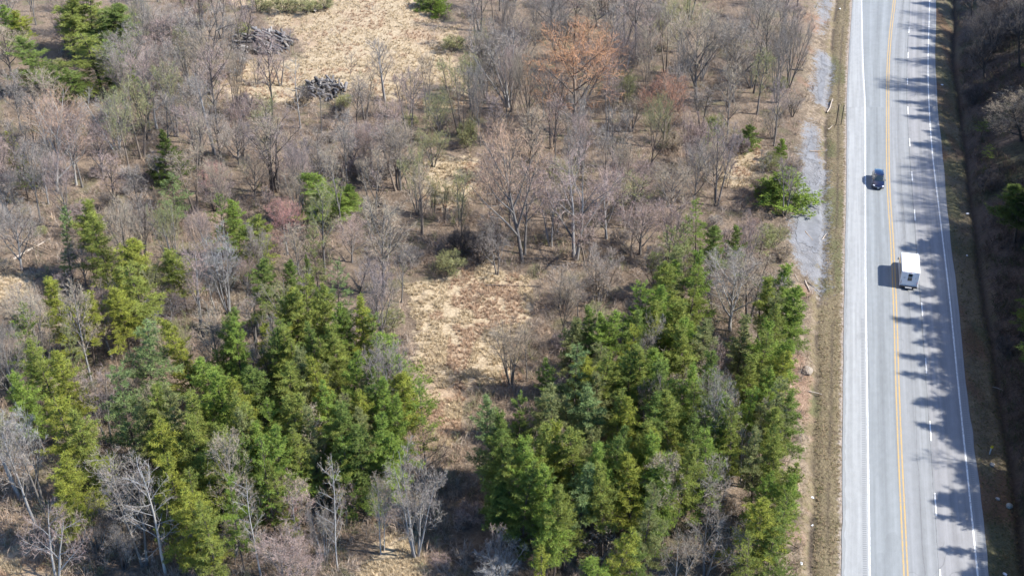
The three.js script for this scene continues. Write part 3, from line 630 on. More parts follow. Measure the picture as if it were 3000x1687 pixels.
// ---- bare trees, birches, dead trees
B(`vase orange tan 1452 46 1446 345 205 | large rounded orange-crowned tree, the widest orange crown of all
vase rust tan 1682 174 1668 375 118 | smaller rust-orange tree between the large orange tree and the road
vase peach grey 1268 276 1313 660 170 | tall tree with a faint orange top behind the dark hollow in the middle
spread pink silver 1465 345 1446 650 215 | wide tree with pale pinkish drooping branches below the large orange tree
clump grey silver 1236 18 1278 268 158 | grey many-stemmed tree left of the large orange tree
vase peach pale 125 205 142 482 140 | peach-tipped tree with white trunks by the far left woods
vase pink pale 165 250 190 465 105
clump grey pale 240 192 295 390 130
tall pink grey 165 48 155 130 100
spread grey dark 528 -30 525 235 150 | tall tree with dark forked limbs left of the larger log heap
tall grey pale 365 160 393 325 95
tall grey grey 470 200 485 362 80
tall purple grey 500 250 497 433 70
spread purple dark 660 245 697 480 160 | spreading tree with dark purple limbs in front of the smaller log heap
birch tan pale 735 135 755 323 70 | white-trunked birch between the two log heaps
birch tan grey 812 190 808 335 60
tall grey grey 400 355 408 462 75
vase pink grey 345 110 375 330 90
vase grey grey 300 60 330 260 120
vase grey grey 390 0 400 180 130
tall grey grey 460 10 470 190 100
tall tan grey 580 30 590 150 60
clump purple dark 545 420 540 530 85
tall pink grey 415 30 405 200 80
tall pink grey 145 270 205 470 70
vase tan dark 20 60 25 190 100
tall grey grey 30 250 55 470 70
vase grey silver 30 500 52 680 110
clump grey dark 335 468 362 663 78 | dark multi-stemmed tree in the gap behind the left stand
clump silver silver 545 555 575 790 100 | dense silvery-twigged tree standing inside the left stand
tall silver pale 510 640 540 780 60
vase pink silver 248 755 280 905 85
vase silver pale 345 755 395 850 90
vase purple pale 440 715 425 825 85 | pale-limbed purplish tree in the middle of the left stand
vase red silver 705 503 722 640 95 | red-tinged bare tree behind the top of the left stand
tall red grey 530 400 545 520 75
dead silver silver 635 965 640 1075 95 | silvery dead treetop poking out of the left stand
tall grey grey 70 740 103 845 70
spread tan grey 965 492 963 745 195 | big Y-forked tree on the left edge of the middle straw clearing
tall grey grey 1020 605 1010 760 60
tall grey dark 930 620 905 735 70
clump grey tan 1510 600 1505 768 118 | vase of tan stems at the back edge of the right stand
tall grey grey 1415 650 1412 775 80
clump tan grey 1270 780 1286 972 110 | cluster of slim bare stems on the right of the middle straw clearing
tall tan grey 1322 800 1325 960 60
tall grey grey 1228 525 1257 655 75
tall pink grey 1330 400 1320 640 110
tall grey tan 1395 430 1400 600 70
tall pink silver 1360 420 1385 620 60
tall grey tan 955 265 996 478 80
tall grey grey 1000 290 1006 470 85
birch grey tan 1160 150 1168 362 60
tall dark dark 1187 175 1187 300 35
tall tan grey 1070 90 1077 300 40
clump olive dark 1090 420 1090 545 45 | vine-wrapped dark little trees standing on bare straw
tall olive dark 1122 430 1118 560 40
tall olive dark 1160 480 1160 618 35
clump olive grey 1085 300 1090 420 85
vase purple grey 930 300 935 420 110
vase grey grey 900 310 880 440 100
vase tan tan 1545 30 1560 160 80
tall grey dark 1575 -70 1575 110 90
tall dark dark 1665 10 1668 108 30
vase tan grey 1760 10 1752 255 140 | tall grey-brown tree in the thicket beside the upper gravel bank
vase grey grey 1850 20 1845 255 120
vase grey grey 1930 -40 1930 185 110
tall purple grey 1995 -10 1988 155 70
clump grey dark 2000 225 1994 293 60 | small dark vase-shaped tree on the open slope by the gravel
tall grey dark 1770 190 1765 322 70
vase olive tan 1700 -20 1720 130 120
vase grey grey 1620 -30 1640 150 110
vase grey grey 1500 -60 1500 70 130
vase grey grey 1380 -50 1390 90 120
vase tan grey 1320 30 1330 190 90
tall grey grey 1190 -20 1200 120 60
clump tan grey 1590 220 1590 330 80
clump olive grey 1570 150 1575 280 70
tall pink grey 1560 360 1555 480 60
vase pink grey 1590 390 1600 540 120
vase tan grey 1690 400 1690 560 110
vase tan tan 1800 350 1800 500 100
vase pink grey 1760 300 1780 440 100
clump grey grey 1880 110 1890 220 90
clump tan grey 1940 270 1945 350 60
vase grey pale 1850 622 1836 832 140 | white-trunked bare tree rising out of the right stand
tall grey pale 1890 1030 1868 1225 65 | pale straight trunk with grey twigs on the road side of the right stand
vase grey grey 1772 1130 1757 1320 135
spread grey grey 1800 1275 1775 1450 150 | tangled grey bare tree at the bottom of the right stand
spread tan silver 1740 1330 1700 1490 110
dead grey silver 1490 1212 1492 1350 105 | grey dead tree in the shaded gap of the right stand
dead silver dark 1318 1280 1380 1372 85
clump silver pale 1262 1358 1258 1470 130 | pale vase-shaped shrubby tree at the bottom edge beside the shade
clump grey silver 1042 1105 1046 1400 150 | large many-stemmed grey tree in front of the left stand
tall tan pale 945 1180 957 1395 55
tall tan pale 965 1200 966 1385 40
sapling leafyellow grey 1252 1268 1254 1350 38 | little yellow-leaved tree in the shaded strip
vase peach tan 1065 1050 1060 1210 110 | faint orange haze of twigs above the grey many-stemmed tree
birch grey pale 335 1150 417 1452 150 | bright white-trunked birch leaning left in the near left woods
birch grey grey 243 1118 330 1335 140
tall grey silver -5 1050 92 1330 120 | thick pale leaning trunk at the near left edge
tall silver grey 20 975 112 1290 100
spread pink pale 125 1240 143 1460 165 | pale bare tree with wide low branches in the near left corner
birch tan pale 595 1190 655 1450 90
birch tan tan 630 1190 648 1385 60
birch tan pale 820 1140 849 1436 85 | slim white-barked birch in the near woods, right of centre-left
clump grey silver 800 1235 818 1420 70
vase pink grey 705 1340 710 1470 130
clump pink grey 760 1350 740 1480 120
tall tan grey 745 1180 750 1350 70
tall red grey 700 1230 715 1370 70
clump dark grey 230 1250 250 1400 120
clump grey dark 300 1300 310 1430 110
vase grey silver -5 800 40 1030 80
tall pink grey 470 1330 480 1440 60
vase purple grey 590 1300 590 1420 70
tall pink grey 860 1200 870 1330 70
clump grey grey 1330 1200 1340 1290 60
tall grey grey 1450 700 1455 800 60
clump grey dark 1615 740 1600 830 70
spread grey grey 1240 560 1250 690 90
vase pink silver 1520 420 1525 600 110
vase pink grey 1610 500 1610 640 100
vase pink grey 880 540 885 660 90
vase grey grey 800 360 800 470 90
vase pink grey 740 380 745 500 80
vase tan grey 640 380 640 500 80
vase grey grey 590 300 600 420 90
vase pink grey 240 290 260 450 80
tall grey grey 90 330 110 470 60
vase grey grey -10 420 20 560 90
vase pink grey 200 500 230 600 60
vase pink grey 620 640 620 760 60
sapling pink grey 470 820 480 900 50
vase grey grey 185 600 215 720 70
vase grey grey 200 780 225 900 70`);
// ---- shrubs
B(`tall tan grey 700 110 705 215 60
sapling grey grey 640 130 645 210 45
tall tan grey 915 150 918 300 70
sapling tan grey 880 120 880 200 40
tall grey dark 900 190 895 330 60
tall tan grey 1030 170 1034 300 60
clump grey grey 600 100 600 190 70
sapling tan grey 940 230 940 300 40
bush olive dark 650 -20 650 25 75
bush olive dark 710 -15 710 30 80
bush olive dark 770 -12 770 32 85
bush olive dark 820 -15 815 25 50
bush olive grey 612 52 612 90 55 | olive bush at the upper left corner of the larger log heap
bush olive dark 1178 292 1178 368 75
bush olive dark 1135 625 1130 690 95 | wide dark olive shrub at the shaded edge of the middle straw clearing
bush dark dark 1210 560 1210 660 110
bush dark dark 1160 560 1155 640 80
bush olive grey 1962 190 1963 228 55
bush olive grey 1945 380 1945 430 70
bush tan grey 1910 430 1915 490 70
bush olive grey 1950 560 1950 620 80
bush tan grey 1975 610 1975 650 60
bush olive grey 1570 180 1570 240 70
bush dark grey 1600 130 1600 165 60
bush olive tan 1650 40 1650 90 60
bush grey dark 1850 60 1850 110 80
bush purple dark 1860 330 1860 390 60
bush olive grey 1800 280 1800 340 70
bush dark dark 1590 480 1585 520 60
bush red grey 1555 410 1560 450 40 | small red-twigged bush below the large orange tree
bush dark dark 762 215 764 268 55
bush olive dark 860 230 870 270 60
bush purple grey 620 230 620 290 90
bush olive dark 1140 80 1140 130 70
bush dark dark 1100 300 1105 330 50
bush grey grey 320 700 330 760 60
bush dark dark 270 480 275 525 60
bush purple grey 1560 790 1580 850 90
bush purple grey 1420 830 1420 880 70
bush tan grey 2010 400 2010 425 40
bush olive dark 980 770 980 830 80
bush grey dark 1010 380 1010 430 80
bush purple grey 900 380 905 440 100
bush grey grey 950 400 950 450 90
bush tan dark 1700 330 1700 380 70
bush dark dark 1290 370 1295 410 60`);
// ---- scattered slim saplings and small bare trees filling the woods
{
  const r = RNG(4242), done = [];
  const clear = (px, py) => inAny(STRAW, px, py) || inAny(GRAVEL, px, py);
  for (let n = 0, tries = 0; n < 138 && tries < 7000; tries++) {
    const px = -30 + r() * 2040, py = -20 + Math.pow(r(), 0.9) * 1480; if (clear(px, py) && r() < 0.93) continue;
    const p = at(px, py), [dL] = lateral(p.x, p.z); if (dL < 9) continue;
    if ((px > 700 && px < 900 && py > 210 && py < 430) || (px > 1020 && px < 1230 && py > 380 && py < 720 && r() < 0.75) || (px < 370 && py > 150 && py < 400 && r() < 0.85) || (px > 340 && px < 480 && py > 430 && py < 560)) continue; if (px > 1000 && px < 1340 && py > 670 && py < 1180) continue; if (px > 1060 && px < 1250 && py > 960 && r() < 0.9) continue;
    if (done.some((q) => q.distanceTo(p) < 4.6)) continue; done.push(p); n++;
    const k = (py > 620 ? ['sapling', 'sapling', 'tall', 'tall', 'vase', 'clump'] : ['sapling', 'tall', 'tall', 'tall', 'vase', 'clump'])[Math.floor(r() * 6)], tone = ['grey', 'pink', 'tan', 'purple', 'grey', 'olive', 'pink'][Math.floor(r() * 7)];
    const h = k === 'sapling' ? 5 + 4 * r() : 11 + 7 * r();
    place(k, tone, ['grey', 'tan', 'dark', 'grey', 'silver'][Math.floor(r() * 5)], p.x, p.z, h, k === 'sapling' ? 2.5 + r() * 1.5 : 3.8 + 2.6 * r(), (r() - 0.5) * 0.14);
  }
  for (let n = 0, tries = 0; n < 95 && tries < 5000; tries++) {
    const px = -30 + r() * 2010, py = -10 + r() * 590; if (clear(px, py)) continue; if (px > 560 && px < 1180 && py < 330 && r() < 0.6) continue;
    const p = at(px, py), [dL] = lateral(p.x, p.z); if (dL < 9 || (dL < 18 && py > 380) || (px > 700 && px < 900 && py > 210 && py < 430) || (px > 1020 && px < 1230 && py > 380 && py < 720 && r() < 0.75) || (px < 370 && py > 150 && py < 380 && r() < 0.85) || (px > 340 && px < 480 && py > 430 && py < 560) || done.some((q) => q.distanceTo(p) < 3.6)) continue; done.push(p); n++;
    place(['tall', 'tall', 'tall', 'vase', 'clump'][Math.floor(r() * 5)], ['grey', 'pink', 'tan', 'purple', 'grey', 'olive', 'pink', 'tan'][Math.floor(r() * 8)], ['grey', 'tan', 'dark', 'grey'][Math.floor(r() * 4)], p.x, p.z, 10 + 8 * r(), 4.2 + 3 * r(), (r() - 0.5) * 0.14);
  }
  for (let n = 0, tries = 0; n < 80 && tries < 4000; tries++) {
    const px = -30 + r() * 2040, py = -20 + r() * 1480; if (clear(px, py)) continue;
    const p = at(px, py), [dL] = lateral(p.x, p.z); if (dL < 7.5 || (px > 1030 && px < 1330 && py > 670 && py < 1150)) continue; if (done.some((q) => q.distanceTo(p) < 3.5)) continue; done.push(p); n++;
    place('bush', ['grey', 'pink', 'tan', 'purple', 'dark', 'olive'][Math.floor(r() * 6)], 'grey', p.x, p.z, 1.4 + 1.6 * r(), 2.2 + 1.8 * r(), 0);
  }
}
// ---- the wooded bank right of the road: what shows in the frame, then the trees whose shade falls on the road
const BANK = 'trees on the shaded bank beyond the road';
{
  const r = RNG(99);
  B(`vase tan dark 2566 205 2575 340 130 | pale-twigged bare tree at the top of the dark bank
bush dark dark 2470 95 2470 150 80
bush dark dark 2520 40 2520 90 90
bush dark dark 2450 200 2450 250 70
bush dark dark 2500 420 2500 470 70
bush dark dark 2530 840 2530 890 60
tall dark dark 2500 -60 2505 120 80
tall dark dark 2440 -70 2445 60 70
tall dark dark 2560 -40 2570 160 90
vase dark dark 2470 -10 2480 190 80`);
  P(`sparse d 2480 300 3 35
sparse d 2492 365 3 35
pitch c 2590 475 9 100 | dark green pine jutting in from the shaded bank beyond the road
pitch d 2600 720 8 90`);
  // [pixel row, pixel of the shade's tip, kind, width in metres]
  const tips = [[-150, 2262, 'pitch', 6], [-90, 2275, 'pitch', 6], [-35, 2290, 'vase', 7], [12, 2300, 'pitch', 4.5], [30, 2262, 'tall', 5], [88, 2270, 'pitch', 5], [112, 2285, 'pitch', 5], [150, 2310, 'tall', 6],
    [190, 2275, 'pitch', 5.5], [225, 2262, 'pitch', 6], [262, 2258, 'pitch', 6], [300, 2280, 'pitch', 6.5], [335, 2320, 'pitch', 5], [372, 2300, 'tall', 6], [415, 2275, 'vase', 8], [455, 2262, 'vase', 8], [500, 2258, 'vase', 8],
    [548, 2262, 'vase', 7], [590, 2285, 'tall', 5], [616, 2268, 'pitch', 6], [650, 2300, 'pitch', 6.5], [690, 2325, 'pitch', 6], [735, 2300, 'pitch', 5.5], [775, 2272, 'pitch', 5.5], [815, 2262, 'pitch', 5.5], [850, 2285, 'pitch', 6],
    [905, 2272, 'pitch', 5], [950, 2275, 'pitch', 5], [985, 2295, 'pitch', 6], [1030, 2330, 'pitch', 5.5], [1085, 2330, 'pitch', 5], [1148, 2290, 'birch', 5], [1222, 2332, 'pitch', 5.2], [1262, 2352, 'pitch', 5.5], [1300, 2370, 'pitch', 4],
    [1385, 2375, 'pitch', 3.2], [1440, 2400, 'pitch', 3.2], [1500, 2380, 'pitch', 5], [1570, 2370, 'pitch', 6], [1640, 2390, 'pitch', 6]];
  for (let row = -180; row < 1640; row += row > 560 && row < 1110 ? 21 : 27) { const bareShade = (row > 400 && row < 590) || r() < 0.35; if (r() < 0.85 && !(row > 1100 && row < 1200) && !(row > 1320 && row < 1370)) tips.push([row + 9 * r(), ER(row) - 25 - 60 * r() * r(), bareShade ? 'vase' : 'pitch', 6.5 + 2.5 * r()]); }
  for (let row = 585; row < 1120; row += 15) tips.push([row + 6 * r(), ER(row) - 14 - 42 * r(), r() < 0.8 ? 'pitch' : 'vase', 7 + 2.5 * r()]);
  for (let row = -190; row < 1660; row += 54) { if (r() < 0.78) tips.push([row, ER(row) + 6 + 34 * r(), 'pitch', 6.5 + 2 * r()]); if (r() < 0.8) tips.push([row + 8, ER(row) + 60 + 60 * r(), r() < 0.7 ? 'pitch' : 'vase', 9.5 + 2 * r()]); if (r() < 0.6) tips.push([row + 8, ER(row) + 130 + 60 * r(), 'pitch', 10 + 2 * r()]); }
  for (const [row, px, kind, w] of tips) {
    const T = at(px, row); let best = null;
    for (let L = 10; L < 42; L += 0.5) {
      const x = T.x + SUN.x / Math.hypot(SUN.x, SUN.z) * L, z = T.z + SUN.z / Math.hypot(SUN.x, SUN.z) * L, y = height(x, z), h = L * Math.tan(SUN_EL) - y;
      const seen = project(x - w / 2, y + h * 0.45, z)[0] < 2590 && row < 1500; if (seen || h < 6) continue; best = [x, z, h]; if (h > 9) break;
    }
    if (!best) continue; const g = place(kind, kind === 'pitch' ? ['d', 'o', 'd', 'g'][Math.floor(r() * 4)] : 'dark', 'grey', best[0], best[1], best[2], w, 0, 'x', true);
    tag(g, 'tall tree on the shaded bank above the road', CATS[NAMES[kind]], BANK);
  }
}
// ---- labels: each says the look and the place; things of one look in one place are counted off from the left
{
  const ORD = ['first', 'second', 'third', 'fourth', 'fifth', 'sixth', 'seventh', 'eighth', 'ninth', 'tenth', 'eleventh', 'twelfth', 'thirteenth', 'fourteenth', 'fifteenth', 'sixteenth'];
  const where = (x, y) => {
    if (x > 2330) return 'on the dark bank beyond the road';
    if (x > 1720 && y < 200) return 'in the far thicket beside the gravel bank';
    if (x > 1720 && y < 480) return 'on the brown slope beside the gravel bank';
    if (x > 1160 && y < 150) return 'in the far woods behind the orange tree';
    if (x > 1160 && y < 330) return 'in the woods around the orange tree';
    if (x > 1200 && y < 480) return 'below the large orange tree';
    if (x > 1200 && y < 720) return 'at the back of the right pine stand';
    if (x > 1200 && y < 840) return 'in the upper part of the right pine stand';
    if (x > 1200 && y < 960) return 'in the upper middle of the right pine stand';
    if (x > 1180 && y < 1080) return 'in the middle of the right pine stand';
    if (x > 1180 && y < 1200) return 'in the lower middle of the right pine stand';
    if (x > 1180) return 'at the near foot of the right pine stand';
    if (x > 560 && y < 60) return 'at the far end of the straw clearing';
    if (x > 560 && y < 250) return 'beside the log heaps in the straw clearing';
    if (x > 560 && y < 400) return 'in the open woods below the log heaps';
    if (y < 120) return 'in the far left corner of the woods';
    if (y < 250) return 'in the far left woods';
    if (y < 400) return 'in the woods left of the log heaps';
    if (x > 860 && y < 700) return 'in the bare woods left of the middle clearing';
    if (y < 560) return 'behind the left pine stand';
    if (y < 680) return 'at the back of the left pine stand';
    if (y < 800) return 'in the upper part of the left pine stand';
    if (y < 900) return 'in the upper middle of the left pine stand';
    if (y < 1000) return 'in the middle of the left pine stand';
    if (y < 1100) return 'in the lower middle of the left pine stand';
    if (y < 1230) return 'at the near tip of the left pine stand';
    return 'in the near bare woods along the bottom';
  };
  const by = new Map();
  for (const t of ALL) {
    const cat = CATS[NAMES[t.kind]];
    if (t.off) continue;
    if (t.label) { tag(t.g, t.label, cat); continue; }
    const look = (NT[t.tone] ?? TT[t.tone]) + ' ' + SHAPE[t.kind], k = look + ' ' + where(t.px, t.py); t.cat = cat;
    if (!by.has(k)) by.set(k, []); by.get(k).push(t);
  }
  for (const [k, L] of by) { L.sort((a, b) => a.px - b.px); L.forEach((t, i) => tag(t.g, L.length > 1 ? k + ', ' + (i === 0 ? 'leftmost' : i === L.length - 1 ? 'rightmost' : ORD[i] + ' from left') : k, t.cat, 'trees and shrubs of the woods')); }
}
// ---------------------------------------------------------------- undergrowth and dry grass (too many to count)
function scatter(name, label, cat, geo, mat, n, seed, accept, tint, size) {
  const r = RNG(seed), M = [], C = []; const q = new THREE.Quaternion(), m = new THREE.Matrix4(), up = V3(0, 1, 0);
  for (let k = 0, t = 0; k < n && t < n * 12; t++) {
    const px = -120 + r() * 2800, py = -120 + r() * 1720, p = at(px, py), [dL, dR] = lateral(p.x, p.z), a = accept(px, py, p, dL, dR, r); if (!a) continue;
    const s = size(r) * a; q.setFromAxisAngle(up, r() * 6.283); m.compose(V3(p.x, height(p.x, p.z) - 0.03, p.z), q, V3(s, s * (0.7 + 0.6 * r()), s)); M.push(m.clone()); C.push(tint(r, p, dL, dR)); k++;
  }
  const o = new THREE.InstancedMesh(geo, mat, M.length); o.name = name; M.forEach((x, i) => { o.setMatrixAt(i, x); o.setColorAt(i, new THREE.Color().setRGB(...C[i])); }); o.castShadow = o.receiveShadow = true; scene.add(o); return tag(o, label, cat, null, 'stuff');
}
const bladeTuft = (seed, n, len, wid, spread, droop) => { const r = RNG(seed), b = new MB(); for (let k = 0; k < n; k++) { const a = r() * 6.283, t = spread * (0.3 + r()), d = V3(Math.cos(a) * Math.sin(t), Math.cos(t), Math.sin(a) * Math.sin(t)), s = V3(-Math.sin(a), 0, Math.cos(a)), v = 0.75 + 0.5 * r(); b.blade(V3((r() - 0.5) * 0.25, 0, (r() - 0.5) * 0.25), d, len * (0.5 + 0.7 * r()), wid, s, [v, v, v]); } return b.geo(); };
const twigClump = (seed) => { const r = RNG(seed), b = new MB(); for (let k = 0; k < 9; k++) { const a = r() * 6.283, t = 0.15 + 0.8 * r(), d = V3(Math.cos(a) * Math.sin(t), Math.cos(t), Math.sin(a) * Math.sin(t)), p = V3((r() - 0.5) * 0.7, 0, (r() - 0.5) * 0.7), L = 0.5 + 0.9 * r(), v = 0.7 + 0.6 * r(); b.blade(p, d, L, 0.04, rnd3(r).cross(d).normalize(), [v, v, v]); for (let q = 0; q < 4; q++) { const e = sideways(d, 0.5 + 0.5 * r(), r() * 6.283); b.blade(p.clone().addScaledVector(d, L * (0.25 + 0.6 * r())), e, L * (0.3 + 0.4 * r()), 0.026, rnd3(r).cross(e).normalize(), [v, v, v]); } } return b.geo(); };
{
  const M1 = new THREE.MeshStandardMaterial({ color: 0xffffff, roughness: 0.95, side: THREE.DoubleSide, vertexColors: true });
  scatter('undergrowth', 'brown twiggy undergrowth covering the floor of the woods', 'undergrowth', twigClump(5), M1, 20000, 11, (px, py, p, dL, dR, r) => dL > 4.5 && (dL > 8 || r() < 0.35) && !inAny(GRAVEL, px, py) && (!inAny(STRAW, px, py) || r() < 0.06) && noise(p.x * 0.25, p.z * 0.25) > 0.25 ? 1 : 0,
    (r) => { const v = 0.5 + 0.85 * r(), k = r(); return k < 0.15 ? [0.17 * v, 0.17 * v, 0.08 * v] : k < 0.6 ? [0.36 * v, 0.265 * v, 0.19 * v] : [0.28 * v, 0.23 * v, 0.185 * v]; }, (r) => 0.5 + 1.0 * r());
  scatter('dry_grass', 'pale dry straw grass tussocks in the clearings', 'dry grass', bladeTuft(6, 16, 0.5, 0.05, 0.9), M1, 26000, 12, (px, py, p, dL, dR, r) => { const w = (fbm(p.x * 0.22, p.z * 0.22, 3) - 0.5) * 70, v = (fbm(p.x * 0.22 + 90, p.z * 0.22 + 31, 3) - 0.5) * 50; return dL > 4 && inAny(STRAW, px + w, py + v) && noise(p.x * 0.8, p.z * 0.8) > 0.3 ? 1 : 0; },
    (r, p) => { const v = 0.8 + 0.4 * r(), k = noise(p.x * 0.3, p.z * 0.3); return k > 0.62 ? [0.4 * v, 0.275 * v, 0.18 * v] : [0.47 * v, 0.37 * v, 0.235 * v]; }, (r) => 0.55 + 0.8 * r());
  scatter('verge_grass', 'short tan and olive grass along both road verges', 'grass', bladeTuft(7, 12, 0.22, 0.035, 0.8), M1, 16000, 13, (px, py, p, dL, dR, r) => (dL > 0.3 && dL < 8 && !inAny(GRAVEL, px, py) && Math.abs(dL - 3.1 - noise(p.z * 0.09, 3) * 0.5) > 0.35 && Math.abs(dL - 1.35 - noise(p.z * 0.05, 13) * 0.3) > 0.2 && noise(p.x * 0.7, p.z * 0.35) > 0.3 && (dL < 3.4 || r() < 0.5)) || (dR > 0.3 && dR < 4) ? 0.9 : 0,
    (r, p, dL, dR) => { const v = 0.8 + 0.5 * r(), k = r(); return dR > 0 ? (k < 0.4 ? [0.11 * v, 0.12 * v, 0.045 * v] : [0.2 * v, 0.15 * v, 0.075 * v]) : k < 0.3 ? [0.16 * v, 0.15 * v, 0.06 * v] : [0.3 * v, 0.22 * v, 0.13 * v]; }, (r) => 0.5 + 0.9 * r());
  scatter('bank_scrub', 'dark brown scrub on the shaded bank beyond the ditch', 'scrub', twigClump(8), M1, 6000, 14, (px, py, p, dL, dR, r) => dR > 4.6 && dR < 26 && noise(p.x * 0.3, p.z * 0.3) > 0.3 ? 1 : 0,
    (r) => { const v = 0.7 + 0.6 * r(), k = r(); return k < 0.25 ? [0.07 * v, 0.085 * v, 0.035 * v] : [0.13 * v, 0.095 * v, 0.075 * v]; }, (r) => 0.5 + 1.0 * r());
}
// ---------------------------------------------------------------- logs, stones, litter
const WOOD = [std([0.17, 0.16, 0.155]), std([0.26, 0.235, 0.21]), std([0.12, 0.108, 0.1]), std([0.2, 0.165, 0.135]), std([0.07, 0.06, 0.055])];
const WOODPALE = std([0.45, 0.38, 0.31]), WOODTAN = std([0.33, 0.24, 0.16]), WOODDARK = std([0.09, 0.075, 0.065]);
function logGeo(seed, len, r0, r1, crook) {
  const r = RNG(seed), [pts] = bend(r, V3(-len / 2, 0, 0), V3(1, 0, 0), len, 5, crook, 0, 0); pts.forEach((p) => { p.y *= 0.5; });
  const b = new MB().tube(pts, taper(r0, r1, pts.length), 7); const add = (p, d, rad) => { const k = b.p.length / 3; b.p.push(p.x, p.y, p.z); b.n.push(d, 0, 0); b.c.push(1, 1, 1); for (let s = 0; s < 7; s++) { const a = s / 7 * 6.283; b.p.push(p.x, p.y + Math.cos(a) * rad, p.z + Math.sin(a) * rad); b.n.push(d, 0, 0); b.c.push(1, 1, 1); } for (let s = 0; s < 7; s++) b.i.push(k, k + 1 + s, k + 1 + (s + 1) % 7); };
  add(pts[0], -1, r0); add(pts[pts.length - 1], 1, r1);
  return b.geo();
}
function stoneGeo(seed, s) { const g = new THREE.IcosahedronGeometry(s, 2), p = g.attributes.position; for (let k = 0; k < p.count; k++) { const v = V3(p.getX(k), p.getY(k), p.getZ(k)), n = v.clone().normalize(), f = 0.7 + 0.55 * noise(n.x * 1.6 + seed * 7, n.y * 1.6 + n.z * 1.6 + seed) + 0.12 * noise(n.x * 6 + seed, n.z * 6 + n.y * 4); v.multiplyScalar(f); p.setXYZ(k, v.x, v.y * 0.75, v.z); } g.computeVertexNormals(); return g; }
{
  const heap = (name, label, cx, cy, rx, rz, hgt, n, seed, turn, L) => {
    let c = at(cx, cy); const g = group(name, V3(c.x, height(c.x, c.z), c.z)); tag(g, label, 'log heap'); const r = RNG(seed), geos = Array.from({ length: 10 }, (_, k) => logGeo(seed + k, 1, 0.5, 0.36, 0.2));
    for (let k = 0; k < n; k++) {
      const a = r() * 6.283, q = Math.sqrt(r()), x = Math.cos(a) * q * rx, z = Math.sin(a) * q * rz, y = hgt * Math.max(0, 1 - q * q) * (0.35 + 0.65 * r()) + 0.15, len = L * (0.45 + 0.8 * r()), rad = 0.13 + 0.24 * r() * r() + 0.06;
      const m = mesh('log', geos[k % 10], WOOD[Math.floor(r() * r() * 1.3 * WOOD.length) % 5], g); m.position.set(x, y, z); m.scale.set(len, rad * 2, rad * 2); m.rotation.order = 'YXZ'; m.rotation.set(r() * 6.28, turn(x, r), (r() - 0.5) * 0.9);
    }
    const under = mesh('soil', stoneGeo(seed, 1), std([0.075, 0.06, 0.05]), g); under.scale.set(rx * 0.85, hgt * 0.75, rz * 0.85);
    return g;
  };
  heap('log_heap', 'large heap of grey weathered logs and stumps in the upper straw clearing', 668, 122, 5.6, 4.6, 2.6, 105, 31, (x, r) => (x < -0.5 ? -0.55 : -0.9) + (r() - 0.5) * 1.1, 3.2);
  heap('log_heap', 'smaller dark heap of logs and brush right of the birch in the clearing', 815, 232, 3.9, 3.4, 2.2, 62, 47, (x, r) => -1.0 + (r() - 0.5) * 1.5, 2.6);
  const lie = (name, label, cat, x0, y0, x1, y1, rad, mat, crook, lift = 0) => {
    const a = at(x0, y0), b = at(x1, y1), m = a.clone().add(b).multiplyScalar(0.5), len = a.distanceTo(b), ya = height(a.x, a.z), yb = height(b.x, b.z), o = mesh(name, logGeo(Math.round(x0 * 7 + y0), len, rad, rad * 0.55, crook), mat);
    o.position.set(m.x, Math.max(height(m.x, m.z), (ya + yb) / 2) + rad * 0.8 + lift, m.z); o.rotation.order = 'YXZ'; o.rotation.set(0, -Math.atan2(b.z - a.z, b.x - a.x), Math.atan2(yb - ya, Math.hypot(b.x - a.x, b.z - a.z))); tag(o, label, cat); return o;
  };
  lie('fallen_log', 'long tan fallen trunk crossing a paler one in the left woods', 'fallen log', 0, 602, 133, 645, 0.14, WOODTAN, 0.06, 0.5);
  lie('fallen_log', 'pale fallen trunk lying under the tan one in the left woods', 'fallen log', 33, 662, 130, 607, 0.2, WOODPALE, 0.12);
  lie('fallen_log', 'short pale broken log at the left end of the left pine stand', 'fallen log', 127, 797, 149, 784, 0.15, WOODPALE, 0.05);
  lie('fallen_log', 'tan log lying among bare trees left of the larger log heap', 'fallen log', 408, 146, 448, 147, 0.14, WOODTAN, 0.08);
  lie('fallen_log', 'thick pale log on the straw above the larger log heap', 'fallen log', 789, 44, 812, 24, 0.32, WOODPALE, 0.05);
  lie('fallen_log', 'thin grey log beside the thick pale log on the straw', 'fallen log', 812, 33, 832, 27, 0.2, WOOD[1], 0.2);
  lie('fallen_log', 'dark slim trunk lying across the upper edge of the middle clearing', 'fallen log', 1222, 722, 1362, 724, 0.1, WOODDARK, 0.06);
  lie('fallen_log', 'dark log at the brown edge of the upper gravel bank', 'fallen log', 1984, 184, 2021, 186, 0.15, WOOD[4], 0.1);
  lie('fallen_branch', 'white peeled branch beside the two thin sign posts', 'branch', 2083, 274, 2098, 246, 0.12, WOODPALE, 0.3);
  lie('fallen_branch', 'short curved pale branch below the two thin sign posts', 'branch', 2085, 318, 2098, 311, 0.08, WOODPALE, 0.5);
  lie('fallen_branch', 'tan stick across the narrow middle of the gravel bank', 'branch', 2037, 380, 2080, 374, 0.07, WOODTAN, 0.3);
  lie('fallen_branch', 'crooked tan branch on straw litter of the lower gravel bank', 'branch', 2027, 580, 2050, 613, 0.08, WOODTAN, 0.3);
  lie('fallen_branch', 'short white stick at the road side of the lower gravel bank', 'branch', 2071, 593, 2083, 579, 0.08, WOODPALE, 0.1);
  lie('fallen_branch', 'bright white forked branch on rusty litter below the gravel bank', 'branch', 2027, 703, 2035, 730, 0.13, WOODPALE, 0.3);
  lie('fallen_branch', 'long brown stick right of the bright white branch', 'branch', 2033, 706, 2062, 723, 0.07, WOOD[2], 0.2);
